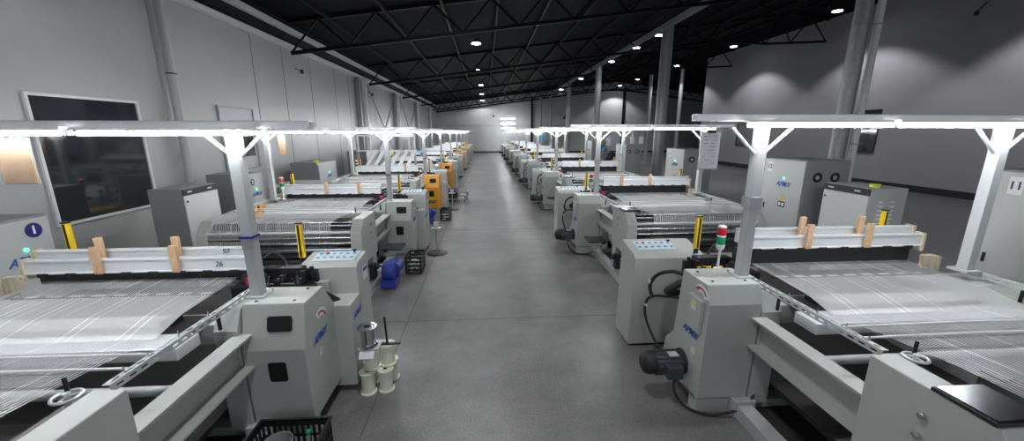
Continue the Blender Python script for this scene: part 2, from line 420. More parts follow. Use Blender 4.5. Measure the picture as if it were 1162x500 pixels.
    if R:
        P(MB().tube([(1.88, .62, .98), (1.76, .70, 1.0), (1.66, .80, .93), (1.62, .85, .80), (1.64, .82, .68)], .018, 10), 'hose', 'rubber')
        P(MB().tube([(2.0, .62, .72), (1.78, .75, .72), (1.62, .86, .66), (1.60, .84, .45), (1.68, .6, .22), (1.9, .4, .12)], .013, 10), 'hose', 'rubber')
        P(MB().tube([(1.62, .85, .86), (1.625, .852, .83)], .024, 10).tube([(1.598, .855, .60), (1.598, .855, .58)], .018, 10), 'hose_clip', 'aluminium')
    # gear housing
    if R:
        gh = P(MB().prism([(0, .15), (-.02, .99), (.03, 1.14), (.40, 1.14), (.47, .52), (.60, .38), (.64, .17), (.5, .15)], 1.70, 2.13), 'gear_housing', 'loom_paint', bevel=.007)
        P(bx(1.72, 2.12, .05, .60, .10, .16), 'housing_rail', 'chrome')
        P(bx(1.665, 1.70, .03, .23, .82, 1.0).box(1.668, 1.70, .04, .19, .72, .83), 'hatch_cover', 'loom_paint', gh, bevel=.004)
        with Raw():
            fx = X(1.70)
            local_quad(mb := MB(), (X(1.664), .13, .93), ar, (0, 0, 1), rounded(.07, .07, .004)); mb.build('warning_label', 'paper', gh)
            local_quad(mb := MB(), (X(1.6625), .13, .95), ar, (0, 0, 1), rounded(.062, .018, .002)); mb.build('warning_stripe', 'label_yellow', gh)
            local_quad(mb := MB(), (fx-.002, .12, .52), ar, (0, 0, 1), rounded(.07, .05, .004)); mb.build('warning_label', 'paper', gh)
            local_quad(mb := MB(), (fx-.0035, .12, .535), ar, (0, 0, 1), rounded(.06, .013, .002)); mb.build('warning_stripe', 'label_yellow', gh)
            ac = (fx-.003, .13, .98)
        lc = (X(1.70)-.002, .23, .655)
    else:
        gh = P(MB().prism([(0, .14), (-.02, .76), (.06, 1.09), (.37, 1.09), (.60, .80), (.62, .20), (.5, .14)], 1.69, 2.13), 'gear_housing', 'loom_paint', bevel=.007)
        with Raw():
            n = Vector((0, -.33, .08)).normalized(); up = Vector((0, .08, .33)).normalized()
            local_quad(mb := MB(), (X(1.865), .0225, .945), (1, 0, 0), up, rounded(.175, .115, .02), .003); mb.build('window_opening', 'dark_hole', gh)
            local_quad(mb := MB(), (X(1.905), -.0135, .58), (1, 0, 0), (0, -.02, .62), rounded(.13, .16, .02), .003); mb.build('window_opening', 'dark_hole', gh)
            local_quad(mb := MB(), (X(1.69), .21, .60), ar, (0, 0, 1), rounded(.05, .06, .004)); mb.build('warning_label', 'paper', gh)
            local_quad(mb := MB(), (X(1.69)+.0015, .21, .62), ar, (0, 0, 1), rounded(.045, .012, .002)); mb.build('warning_stripe', 'label_yellow', gh)
        lc = (X(1.69)+.002, .20, .73)
    with Raw():   # curved red arrow on a pale arc sticker
        cx, cy, cz = (X(1.70)-.001, .10, .99) if R else (X(1.69)+.001, .27, .82)
        def arcq(r0, r1, a0, a1, off, m_, nm, par):
            mb = MB(); pts = []
            for i in range(13): a = a0+(a1-a0)*i/12; pts.append((r1*math.cos(a), r1*math.sin(a)))
            for i in range(13): a = a1+(a0-a1)*i/12; pts.append((r0*math.cos(a), r0*math.sin(a)))
            mb2 = MB()
            k = 13
            for i in range(12):
                q = [pts[i], pts[i+1], pts[25-i-1], pts[25-i]]
                local_quad(mb2, (cx+off, cy, cz), ar, (0, 0, 1), q, .001)
            return mb2.build(nm, m_, par)
        sgn = -1 if R else 1
        st = arcq(.06, .125, .35, 2.2, sgn*.001, 'white_paint', 'arrow_sticker', gh)
        a = arcq(.085, .10, .6, 2.0, sgn*.0025, 'red_ink', 'arrow_mark', gh)
        ah = 2.0 if R else .6
        mb = MB(); rr = .0925; e = Vector((rr*math.cos(ah), rr*math.sin(ah))); tdir = Vector((-math.sin(ah), math.cos(ah))) * (1 if R else -1); nn = Vector((math.cos(ah), math.sin(ah)))
        local_quad(mb, (cx+sgn*.0025, cy, cz), ar, (0, 0, 1), [tuple(e+nn*.02), tuple(e+tdir*.035), tuple(e-nn*.02)], .001)
        mb.build('arrow_head', 'red_ink', gh)
    logo(gh, lc, ar, (0, 0, 1), .085)
    for u, v in ((1.78, .1), (2.05, .1), (1.78, .32), (2.05, .32)):
        P(MB().lathe((u, v, 1.14 if R else 1.09), [(.010, 0), (.012, .004), (.006, .008)], 10), 'screw', 'black_metal', gh)
    # drive motor (right looms), below the housing's aisle face
    if R:
        mo = P(MB().lathe((1.43, .27, .33), [(.088, 0), (.094, .01), (.094, .26), (.075, .29)], 24, 'x').box(1.45, 1.52, .23, .31, .22, .26), 'motor', 'motor_paint')
        P(MB().lathe((1.33, .27, .33), [(.05, 0), (.088, .02), (.10, .05), (.10, .115)], 24, 'x'), 'fan_cover', 'rubber', mo)
        P(bx(1.50, 1.63, .10, .19, .26, .37), 'junction_box', 'motor_paint', mo, bevel=.006)
        m = MB()
        for k in range(16):
            a = 2*PI*k/16; m.box(1.45, 1.66, .27+.096*math.cos(a)-.003, .27+.096*math.cos(a)+.003, .33+.096*math.sin(a)-.006, .33+.096*math.sin(a)+.006)
        P(m, 'cooling_fins', 'motor_paint', mo)
        P(bx(1.55, 1.63, .20, .27, .417, .428), 'name_plate', 'aluminium', mo)
        P(MB().tube([(1.56, .12, .26), (1.57, .10, .14), (1.66, .05, .03), (1.85, -.04, .02), (2.1, -.05, .10), (2.2, .0, .2)], .011, 8), 'motor_cable', 'rubber')
        P(MB().ring((1.69, .27, .33), .10, .012, axis='x'), 'motor_seal', 'rubber', mo)
    # control cabinet with its button panel
    if R:
        cc = P(MB().prism([(1.06, .03), (1.03, 1.02), (1.08, 1.06), (1.42, 1.12), (1.48, .03)], 1.52, 2.26), 'control_cabinet', 'loom_paint', bevel=.006)
        P(bx(1.54, 2.24, 1.08, 1.46, 0, .03), 'cabinet_plinth', 'black_metal', cc)
        pu0, pu1, pv, pz, slope = 1.60, 2.02, 1.15, 1.075, .176
        pn = 4
    else:
        cc = P(MB().prism([(.82, .03), (.78, 1.10), (.82, 1.13), (1.08, 1.16), (1.16, .03)], 1.55, 2.05), 'control_cabinet', 'loom_paint', bevel=.006)
        P(bx(1.57, 2.03, .84, 1.14, 0, .03), 'cabinet_plinth', 'black_metal', cc)
        sb = P(bx(1.55, 1.86, .53, .82, .06, .84), 'side_box', 'loom_paint', bevel=.006)
        logo(sb, (X(1.55)+.002, .66, .70), ar, (0, 0, 1), .075)
        P(bx(1.80, 1.98, .74, .80, .84, .98), 'mounting_block', 'loom_paint', bevel=.004)
        with Raw():
            local_quad(mb := MB(), (X(1.55), .99, .98), ar, (0, 0, 1), rounded(.12, .13, .006)); mb.build('data_plate', 'aluminium', cc)
            local_quad(mb := MB(), (X(1.55)+.002, .99, 1.01), ar, (0, 0, 1), rounded(.10, .03, .003)); mb.build('data_plate_stripe', 'navy', cc)
        pu0, pu1, pv, pz, slope = 1.60, 1.98, .86, 1.136, .115
    L = .20
    pan = P(MB().prism([(pv, pz), (pv, pz+.006), (pv+L, pz+.006+L*slope), (pv+L, pz+L*slope)], pu0, pu1), 'button_panel', 'panel_white', cc)
    for r_ in range(2):
        for k in range(6):
            u = pu0+.035+k*(pu1-pu0-.07)/5; v = pv+.055+r_*.09; z = pz+.006+(v-pv)*slope
            b = P(MB().lathe((u, v, z), [(.018, 0), (.018, .006), (.012, .012)], 12), 'button', 'red_ink' if (r_ == 1 and k == (1 if R else 4)) else 'button_blue', pan)
    k = P(MB().lathe((pu1-.03 if R else pu0+.04, pv+.16, pz+.03), [(.012, 0), (.012, .02), (.02, .022), (.02, .035)], 12), 'stop_button', 'black_plastic', pan)
    # safety light curtains (yellow) and signal lamp
    for u, v, z0, z1 in ((2.07 if R else 2.06, .88, 1.17, 1.485), (4.12, .98, 1.22, 1.50)):
        lc_ = P(bx(u-.024, u+.024, v-.02, v+.02, z0, z1), 'light_curtain', 'yellow', bevel=.003)
        P(bx(u-.026, u+.026, v-.022, v+.022, z1, z1+.015).box(u-.006, u+.012, v-.024, v-.018, z0+.01, z1-.005).box(u-.02, u+.02, v-.01, v+.01, z0-.06, z0), 'curtain_cap', 'black_plastic', lc_)
        P(bx(u-.012, u+.012, v-.012, v+.012, .95, z0-.05), 'curtain_stand', 'aluminium', lc_)
    su, sv = (2.07, .50) if R else (4.06, .45)
    sl = P(MB().lathe((su, sv, 1.06+.03), [(.035, 0), (.035, .012), (.010, .02), (.010, .17), (.034, .20), (.036, .235)], 14), 'signal_lamp', 'white_paint')
    P(MB().lathe((su, sv, 1.295+.03), [(.034, 0), (.036, .01), (.036, .065), (.034, .07)], 16), 'green_lens', 'green_lens', sl)
    P(MB().lathe((su, sv, 1.365+.03), [(.034, 0), (.037, .003), (.037, .009), (.034, .012)], 16), 'lamp_band', 'white_paint', sl)
    P(MB().lathe((su, sv, 1.377+.03), [(.034, 0), (.036, .01), (.036, .065), (.032, .07)], 16), 'red_lens', 'red_lens', sl)
    P(MB().lathe((su, sv, 1.447+.03), [(.036, 0), (.037, .01), (.02, .02)], 16), 'lamp_cap', 'white_paint', sl)
    # low rounded housing on the far side of the loom
    P(MB().prism([(-.15, .30), (-.15, .92), (-.08, 1.0), (.5, 1.0), (.62, .9), (.62, .30)], 4.21, 4.62), 'outer_housing', 'loom_paint', bevel=.03)
    return T

ORDER = ['nearest', 'second', 'third', 'fourth', 'fifth', 'sixth', 'seventh', 'eighth', 'ninth']
SMALL = ('screw', 'temple_clip', 'bolt', 'slot_row', 'arrow', 'warning', 'stop_button', 'button', 'name_plate', 'wheel', 'hose_clip', 'curtain_cap', 'data_plate', 'lamp_band', 'lamp_cap')
def copy_tree(o, parent=None, lod=0):
    c = o.copy(); C.objects.link(c); c.parent = parent
    for ch in list(o.children):
        if lod and ch.name.split('.')[0].startswith(SMALL): continue
        if ch.get('extra'): continue
        copy_tree(ch, c, lod)
    return c
def recolour(root, names, m):
    for ch in root.children_recursive:
        if ch.name.split('.')[0] in names:
            ch.data = ch.data.copy(); ch.data.materials[0] = MATS[m]

YR = [2.65 + 4.3*k for k in range(9)]
YL = [2.62, 6.75] + [10.9 + 4.17*k for k in range(7)]
GR, GL = 'looms right of the aisle', 'looms left of the aisle'
lr = build_loom(1, 'nearest grey weaving loom right of the aisle, dark motor on its gear housing'); lr.location = (2.9, YR[0], 0); lr['group'] = GR
ll = build_loom(-1, 'nearest grey weaving loom left of the aisle, white cotton reels standing beside it'); ll.location = (-2.54, YL[0], 0); ll['group'] = GL
looms = {('R', 0): lr, ('L', 0): ll}
ORANGE = (2, 3, 5, 6, 7, 8)
for k in range(1, 9):
    a = copy_tree(lr, None, k > 2); a.location = (2.9, YR[k], 0)
    a['label'] = f'grey weaving loom, {ORDER[k]} of the row right of the aisle'; looms[('R', k)] = a
    b = copy_tree(ll, None, k > 2); b.location = (-2.54, YL[k], 0)
    b['label'] = (f'weaving loom with orange gear housing, {ORDER[k]} of the row left of the aisle' if k in ORANGE
                  else f'weaving loom with grey gear housing, {ORDER[k]} of the row left of the aisle'); looms[('L', k)] = b
    if k in ORANGE: recolour(b, ('gear_housing',), 'orange_paint')
    if k == 1: recolour(b, ('outer_housing',), 'orange_paint')
for c in list(ll.children_recursive):
    if c.name.split('.')[0] in ('signal_lamp', 'green_lens', 'lamp_band', 'red_lens', 'lamp_cap'): bpy.data.objects.remove(c)
# step platforms and blue geared motors on the looms behind the first
for (sd, k), t in looms.items():
    s = 1 if sd == 'R' else -1
    XF.s, XF.u0 = s, 2.9
    if k >= 1:
        bx(1.72, 2.04, -.80, -.45, .46, .48).box(1.98, 2.04, -.7, -.55, .40, .46).build('step_platform', 'rubber', t)
    if sd == 'L' and 1 <= k <= 4:
        g = MB().lathe((1.74, -1.20, .27), [(.11, 0), (.14, .02), (.14, .14), (.11, .18)], 18, 'x').lathe((1.80, -1.12, .25), [(.09, 0), (.11, .02), (.11, .28), (.08, .32)], 18, 'y').box(1.72, 1.94, -1.34, -1.1, .05, .16).box(1.74, 1.93, -1.22, -.95, .08, .14).box(1.76, 1.84, -1.25, -1.05, .3, .40)
        gm = g.build('gear_motor', 'blue_motor', t)
        MB().tube([(1.86, -1.22, .36), (2.1, -1.22, .36)], .03, 12).build('motor_shaft', 'chrome', gm)
XF.s, XF.u0 = 1, 0.
# handwritten numbers on the nearest left loom's near harness beam
hb = [c for c in ll.children if c.name.startswith('harness_beam')][0]
text('hand_writing', '26', .065, ((2.62-2.9)*-1, .608, 1.21), (1, 0, 0), (0, 0, 1), 'ink', hb, shear=.2)
hb2 = [c for c in ll.children if c.name.startswith('harness_beam')][1]
text('hand_writing', '57', .06, ((2.62-2.9)*-1, .718, 1.29), (1, 0, 0), (0, 0, 1), 'ink', hb2, shear=.2)

# ------------------------------------------------------------------ light frames over the looms
def build_frame(side, label):
    XF.s, XF.u0 = side, 2.9
    T = thing('light_frame', label, 'light frame')
    for u in (2.09, 4.10):
        v = .17
        p = bx(u-.038, u+.038, v, v+.08, 1.145 if side > 0 or u > 3 else 1.10, 2.335 + (.04 if side > 0 else -.015)).build('post', 'white_steel', T, bevel=.003)
        m = MB()
        for sg in (-1, 1):
            m.tube([(u+sg*.03, v+.04, 2.13), (u+sg*.24, v+.04, 2.33)], .014, 8)
        m.build('brace', 'white_steel', T)
        if u < 3 and side > 0: bx(u-.05, u+.05, v-.012, v+.09, 1.71, 1.80).build('cable_clip', 'galvanised', p)
        if u < 3 and side < 0:
            c_ = bx(u-.045, u+.03, v-.02, v, 1.47, 1.55).build('cable_clip', 'galvanised', p)
            bx(u-.047, u+.042, v-.022, v+.085, 1.55, 1.565).build('blue_band', 'navy', c_)
        bx(u-.07, u+.07, v-.03, v+.12, 1.13 if side > 0 or u > 3 else 1.092, 1.15 if side > 0 or u > 3 else 1.105).build('post_foot', 'white_steel', p)
    D0 = .04 if side > 0 else -.015
    cb = MB().box(1.56, 4.66, .16, .165, 2.335+D0, 2.385+D0).box(1.56, 4.66, .255, .26, 2.335+D0, 2.385+D0).box(1.56, 4.66, .16, .26, 2.38+D0, 2.385+D0).build('cross_bar', 'aluminium', T)
    for u0, u1 in ((1.90, 3.03), (3.09, 4.28)):
        f = bx(u0, u1, .10, .15, 2.325+D0, 2.345+D0).build('tube_holder', 'white_paint', T)
        MB().tube([(u0+.02, .125, 2.303+D0), (u1-.02, .125, 2.303+D0)], .0135, 10).build('light_tube', 'tube', f)
    MB().lathe((3.06, .125, 2.29+D0), [(.02, 0), (.02, .03)], 10).build('plug', 'white_paint', T)
    XF.s, XF.u0 = 1, 0.
    return T
fr = build_frame(1, 'white steel frame with bright light tubes over the nearest loom right of the aisle'); fr.location = (2.9, YR[0], 0); fr['group'] = 'light frames right of the aisle'
fl = build_frame(-1, 'white steel frame with bright light tubes over the nearest loom left of the aisle'); fl.location = (-2.54, YL[0], 0); fl['group'] = 'light frames left of the aisle'
for k in range(1, 9):
    a = copy_tree(fr); a.location = (2.9, YR[k], 0); a['label'] = f'white light frame over the {ORDER[k]} loom of the row right of the aisle'
    b = copy_tree(fl); b.location = (-2.54, YL[k], 0); b['label'] = f'white light frame over the {ORDER[k]} loom of the row left of the aisle'

# ------------------------------------------------------------------ wooden blocks clamped on the harness beams
def wood_block(x, y, z, h, label, grp, rz=0):
    o = MB().box(-.028, .028, -.014, .014, -h/2, h/2).build('wooden_block', 'wood', None, bevel=.003)
    o.location = (x, y, z); o.rotation_euler = (0, 0, rz)
    return tag(o, label, 'wooden block', grp)
GW = 'wooden blocks on the loom beams'
def blocks(sd, k, us, words):
    s = 1 if sd == 'R' else -1; x0 = 2.9 if s > 0 else -2.54; Y = (YR if s > 0 else YL)[k]
    for i, u in enumerate(us):
        x = x0 + s*(u-2.9)
        side_w = 'right' if s > 0 else 'left'
        which = words[i]
        hz = .035 if s > 0 else -.045
        wood_block(x, Y+.594, 1.315+hz, .23, f'front wooden block on the {ORDER[k]} {side_w} loom, {which}', GW)
        if k == 0: wood_block(x-(0 if s > 0 else .045), Y+.695, 1.385+hz, .19, f'rear wooden block on the {ORDER[k]} {side_w} loom, {which}', GW)
blocks('R', 0, (2.98, 3.57), ('nearer the aisle', 'farther from the aisle'))
blocks('L', 0, (2.95, 3.56), ('nearer the aisle', 'farther from the aisle'))
blocks('R', 1, (2.72, 3.30), ('nearer the aisle', 'farther from the aisle'))
blocks('L', 1, (2.75, 3.35), ('nearer the aisle', 'farther from the aisle'))
blocks('R', 2, (2.9, 3.5), ('nearer the aisle', 'farther from the aisle'))
blocks('L', 2, (2.72,), ('only one seen there',))
blocks('R', 3, (3.1,), ('only one seen there',))

# ------------------------------------------------------------------ cabinets
def on_face(mb, loc, right, up, pts, th=.002): return local_quad(mb, loc, right, up, pts, th)
def number_disc(par, loc, r, right, num):
    mb = MB(); on_face(mb, loc, right, (0, 0, 1), [(r*math.cos(2*PI*i/28), r*math.sin(2*PI*i/28)) for i in range(28)], .003)
    d = mb.build('number_disc', 'navy', par)
    n = Vector(right).cross(Vector((0, 0, 1)))
    text('number', num, r*1.45, Vector(loc)+n*.004, right, (0, 0, 1), 'white_paint', d, bold=.004)
def cabinet(name, face_x, depth, y0, y1, h, label, s, number=None, disc=None, fans=True, brand=True, base=(0, 0)):
    """tall electrical cabinet; its door looks at the aisle. s=+1: stands right of the aisle"""
    T = thing(name, label, 'cabinet', (face_x + s*depth/2, (y0+y1)/2, 0), 0, 'electrical cabinets beside the looms')
    w = (y1-y0)/2; d = depth/2
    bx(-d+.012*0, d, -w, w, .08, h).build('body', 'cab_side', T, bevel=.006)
    bx(-d+.02, d-.02, -w+.02, w-.02, 0, .08).build('plinth', 'black_metal', T)
    fx = -s*d; r = (0, -s, 0)
    door = bx(min(fx, fx-s*.018), max(fx, fx-s*.018), -w+.015, w-.015, .10, h-.02).build('door', 'cab_paint', T, bevel=.003)
    px = fx - s*.0185
    A = lambda b: -s*b      # distance along reading direction -> y
    bx(min(px, px-s*.012), max(px, px-s*.012), A(-w*.72)-.01, A(-w*.72)+.01, h*.55, h*.55+.09).build('door_handle', 'black_metal', door)
    MB().lathe((px, A(w*.1)+(.24 if disc and disc[3] == '1' else 0), h-.30), [(.018, 0), (.018, -s*.01)][::1], 14, 'x').build('green_lamp', 'green_lit', door)
    sh = .24 if disc and disc[3] == '1' else 0
    if brand: logo(door, (px-s*.001, A(w*.0)+sh, h-.40), r, (0, 0, 1), .11)
    on = MB(); on_face(on, (px, A(w*.15), h-.72), r, (0, 0, 1), rounded(.15, .09, .012)); on.build('warning_sign', 'black_plastic', door)
    on = MB(); on_face(on, (px, A(w*.15), h-.615), r, (0, 0, 1), [(-.05, -.04), (.05, -.04), (0, .05)]); on.build('warning_triangle', 'label_yellow', door)
    for k in (-1, 1):
        on = MB(); on_face(on, (px-s*.002, A(w*.15+k*.035), h-.72), r, (0, 0, 1), rounded(.045, .055, .006), .001); on.build('warning_symbol', 'paper', door)
    if number:
        on = MB(); on_face(on, (px, A(-w*.68) if number == '12' else A(-w*.55), h-.14), r, (0, 0, 1), rounded(.10, .16, .004)); pp = on.build('number_sheet', 'paper', door)
        text('number', number, .10, (px-s*.003, A(-w*.68) if number == '12' else A(-w*.55), h-.14), r, (0, 0, 1), 'ink', pp, bold=.002)
    if disc: number_disc(door, (px, disc[1], disc[2]), disc[0], r, disc[3])
    if fans:
        for k, c in enumerate((-.16, .12)):
            f = MB().ring((c*s, -w-.004, h-.25), .055, .018, axis='y').build('fan_grille', 'black_plastic', T)
            MB().lathe((c*s, -w-.006, h-.25), [(.035, 0), (.035, .006)], 16, 'y').build('fan_hub', 'galvanised', f)
        bx(-.05, -.03, -w-.012, -w, h-1.05, h-1.02).build('latch', 'black_plastic', T)
    return T
cabinet('electrical_cabinet', 4.8, .70, 5.48, 6.35, 1.87, 'grey cabinet with paper number 12 and green lamp behind the nearest right loom', 1, number='12')
cabinet('electrical_cabinet', 4.8, .70, 2.40, 3.36, 1.96, 'grey cabinet with paper number 11 at the right edge of the photo', 1, number='11', brand=False, fans=False)
cabinet('electrical_cabinet', 4.9, .70, 9.3, 10.25, 1.87, 'grey electrical cabinet with round fans left of the hanging clipboard', 1, number='13')
cabinet('electrical_cabinet', 4.9, .55, 13.35, 14.4, 1.86, 'grey electrical cabinet with two round fans right of the bending person', 1, number='14')
cabinet('electrical_cabinet', 4.9, .70, 17.8, 18.8, 1.86, 'small distant grey cabinet with fans left of the bending person', 1)
cabinet('electrical_cabinet', -4.4, .62, 2.95, 4.06, 1.50, 'grey cabinet with navy number 1 disc below the left wall window', -1, disc=(.072, .40, 1.37, '1'), fans=False)
cabinet('electrical_cabinet', -4.34, .62, 7.15, 7.75, 1.55, 'grey cabinet with navy number 2 disc by the left wall', -1, disc=(.062, -.05, 1.38, '2'), fans=False)
cabinet('electrical_cabinet', -4.38, .70, 10.4, 11.6, 1.50, 'grey cabinet with yellow tape on top by the left wall', -1, fans=False)
cabinet('electrical_cabinet', -4.38, .70, 14.6, 15.6, 1.6, 'distant grey cabinet at the left wall behind the second yellow taped cabinet', -1, fans=False)
def ups(x, y0, y1, h, d, s, label):
    T = thing('power_unit', label, 'cabinet', (x + s*d/2, (y0+y1)/2, 0), 0, 'power units beside the looms')
    w = (y1-y0)/2; d /= 2
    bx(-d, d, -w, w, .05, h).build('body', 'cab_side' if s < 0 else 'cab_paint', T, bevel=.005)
    for a in (-1, 1):
        for b in (-1, 1): MB().lathe((a*(d-.06), b*(w-.06), 0), [(.025, 0), (.025, .05)], 10).build('foot', 'black_plastic', T)
    fx = -s*d; r = (0, -s, 0)
    door = bx(min(fx, fx-s*.012), max(fx, fx-s*.012), -w+.01, w-.01, .08, h-.10).build('door', 'cab_light', T)
    st = bx(min(fx, fx-s*.014), max(fx, fx-s*.014), -w, w, h-.09, h-.005).build('top_strip', 'black_plastic', T)
    px = fx - s*.0145
    for yy, n in ((-w*.65*-s, 'UPS'), (w*.5*-s, 'EA')):
        m = MB()
        for k in range(4): on_face(m, (px, yy - s*(k-1.5)*.022, h-.048), r, (0, 0, 1), rounded(.016, .022, .003), .001)
        m.build('marking', 'paper', st)
    m = MB()
    for c in (-.09, .07):
        for k in range(11): m.box(c-.03, c+.03, -w-.003, -w, h-.18-k*.055, h-.16-k*.055)
    if s > 0: m.build('vent_slots', 'white_paint', T)
    MB().lathe((px, -s*(-w*.85), h-.18), [(.014, 0), (.014, -s*.01)], 12, 'x').build('lock', 'black_plastic', door)
    bx(min(px, px-s*.02), max(px, px-s*.02), -s*(w*.75)-.012, -s*(w*.75)+.012, h-.62, h-.50).build('door_handle', 'black_plastic', door)
    return T
ups(4.8, 4.45, 5.12, 1.60, .50, 1, 'grey power unit with black top strip beside the large steel column')
ups(-4.2, 5.55, 6.25, 1.52, .45, -1, 'dark sided power unit with pale door by the left wall pipe')
def tape(x, y, z, r, label, rz=0):
    o = MB().lathe((0, 0, 0), [(r*.55, 0), (r, 0), (r, r*.65), (r*.55, r*.65)], 22).build('tape_roll', 'yellow_tape', None); o.location = (x, y, z)
    return tag(o, label, 'tape roll', 'yellow tape rolls')
tape(5.02, 4.62, 1.60, .06, 'yellow green tape roll on the power unit right of the aisle')
tape(-4.62, 3.78, 1.50, .075, 'yellow tape roll on the cabinet numbered 1')
tape(-4.5, 10.6, 1.50, .08, 'small yellow tape roll on the cabinet behind the second left loom')

# low grey boxes at the left wall (desk like)
d = thing('work_desk', 'low grey steel desk in front of the left wall behind the second loom', 'desk', (-4.45, 9.3, 0))
bx(-.35, .35, -.6, .6, 1.08, 1.12).build('desk_top', 'loom_paint', d, bevel=.004)
for a in (-.31, .31):
    for b in (-.56, .56): bx(a-.02, a+.02, b-.02, b+.02, 0, 1.08).build('leg', 'loom_paint', d)
bx(-.33, .33, -.02, .56, .5, 1.08).build('desk_body', 'cab_paint', d)
o = thing('bottle', 'dark bottle standing on the grey desk by the left wall', 'bottle', (-4.4, 9.0, 1.12))
MB().lathe((0, 0, 0), [(.04, 0), (.042, .02), (.042, .13), (.016, .17), (.016, .2)], 14).build('body', 'navy', o)
MB().lathe((0, 0, .2), [(.02, 0), (.02, .03)], 12).build('cap', 'white_paint', o)

# ------------------------------------------------------------------ hanging things
cb = thing('clipboard', 'clipboard with handwritten white sheet hanging from the nearest right light frame', 'clipboard', (1.66, 2.80, 2.02))
bx(-.078, .078, -.002, .004, 0, .30).build('board', 'clear_plastic', cb)
pp = bx(-.07, .07, -.006, -.003, .008, .275).build('paper_sheet', 'paper', cb)
m = MB()
for k in range(9):
    y = .24 - k*.024
    xx = -.05
    while xx < .045:
        w = random.uniform(.006, .018)
        if random.random() < (.75 if k < 6 else .3): m.box(xx, min(xx+w, .06), -.0068, -.006, y, y+random.uniform(.002, .005))
        xx += w + .005
m.build('writing', 'ink', pp)
bx(-.03, .03, -.014, .006, .268, .288).ring((0, -.004, .297), .012, .003, axis='y').build('clip', 'black_metal', cb)
MB().tube([(0, 0, .30), (0, .02, .34)], .003, 6).build('string', 'thread', cb)
hb = thing('wooden_board', 'brown board in plastic film hanging from the nearest left light frame', 'board', (-3.12, 2.79, 1.96))
bx(-.10, .11, -.006, .006, .0, .29).build('board', 'card', hb, bevel=.003)
bx(-.125, .115, .0065, .009, -.01, .30).build('plastic_film', 'clear_plastic', hb)
MB().tube([(0, 0, .28), (0, .03, .36)], .003, 6).build('string', 'thread', hb)
hb = thing('wooden_board', 'small pale wooden board hanging from the second left light frame', 'board', (-3.47, 6.93, 1.90))
bx(-.055, .055, -.008, .008, 0, .33).build('board', 'wood', hb, bevel=.003)
MB().tube([(0, 0, .32), (0, .03, .42)], .003, 6).build('string', 'thread', hb)
for x, y, z, w, h, m_, lab in ((2.3, 15.55, 1.95, .16, .24, 'blue_paper', 'blue paper sheet hanging under the fourth right light frame'),
                               (2.85, 15.55, 1.9, .10, .30, 'card', 'brown board hanging under the fourth right light frame'),
                               (3.55, 11.15, 1.9, .12, .22, 'paper', 'white notice sheet hanging under the third right light frame, left one'),
                               (4.25, 11.15, 1.95, .12, .2, 'paper', 'white notice sheet hanging under the third right light frame, middle one'),
                               (4.52, 11.15, 1.95, .12, .2, 'paper', 'white notice sheet hanging under the third right light frame, right one')):
    t = thing('hanging_sheet', lab, 'sheet', (x, y, z)); bx(-w/2, w/2, -.004, .004, 0, h).build('sheet', m_, t)
    MB().tube([(0, 0, h-.005), (0, .02, 2.36-z)], .003, 6).build('string', 'thread', t)
# tall white reflecting notice boards at the far light frames on the right
# ------------------------------------------------------------------ floor items by the nearest left loom
def reel(x, y, z, r, h, m_, label, tilt=0):
    o = MB().lathe((0, 0, 0), [(r*.25, 0), (r, 0), (r, .012), (r*.8, .014), (r*.8, h/2), (r*.8, h-.014), (r, h-.012), (r, h), (r*.25, h)], 24).build('wire_reel', m_, None)
    o.location = (x, y, z); o.rotation_euler = (tilt, 0, 0)
    MB().lathe((0, 0, h), [(r*.24, 0), (r*.24, .0015)], 12).build('hub_hole', 'dark_hole', o)
    return tag(o, label, 'reel', 'wire reels stacked on the floor')
reel(-1.09, 3.13, 0, .072, .21, 'bobbin', 'pale reel standing on the floor, left front one below the chrome reel')
reel(-.94, 3.16, 0, .072, .21, 'bobbin', 'pale reel standing on the floor, right front one of the stack')
reel(-.93, 3.33, 0, .070, .20, 'bobbin', 'pale reel on the floor half hidden behind the right front one')
reel(-1.10, 3.29, .0, .070, .21, 'bobbin', 'pale reel hidden at the back left of the floor stack')
reel(-1.06, 3.19, .214, .074, .21, 'bobbin', 'pale reel of the upper tier directly under the chrome reel')
reel(-.93, 3.24, .214, .074, .20, 'bobbin', 'pale reel of the upper tier under the black bracket')
o = bx(-.09, .09, -.08, .08, 0, .012).prism([(-.09, .0), (-.14, -.05), (-.13, -.06), (-.08, -.01)], -.07, .06).build('cloth_rag', 'white_cloth', None, bevel=.004); o.location = (-1.06, 3.19, .428)
tag(o, 'white rag lying between the chrome reel and the pale reels', 'rag')
o = MB().lathe((0, 0, 0), [(.03, 0), (.085, 0), (.085, .010), (.062, .014), (.062, .166), (.085, .17), (.085, .18), (.03, .18)], 28).build('wire_reel', 'chrome', None); o.location = (-1.07, 3.17, .446)
tag(o, 'shiny chrome wire reel on top of the pale reels', 'reel', 'wire reels stacked on the floor')
MB().lathe((0, 0, .18), [(.03, 0), (.03, .0015)], 16).build('hub_hole', 'dark_hole', o)
o = thing('reel_spindle', 'black upright spindle bracket standing on the reels', 'spindle', (-.90, 3.22, .418))
bx(-.09, .10, -.014, .014, 0, .012).build('base_plate', 'black_metal', o)
MB().tube([(-.02, 0, .01), (-.03, 0, .27)], .010, 10).build('rod', 'black_metal', o)
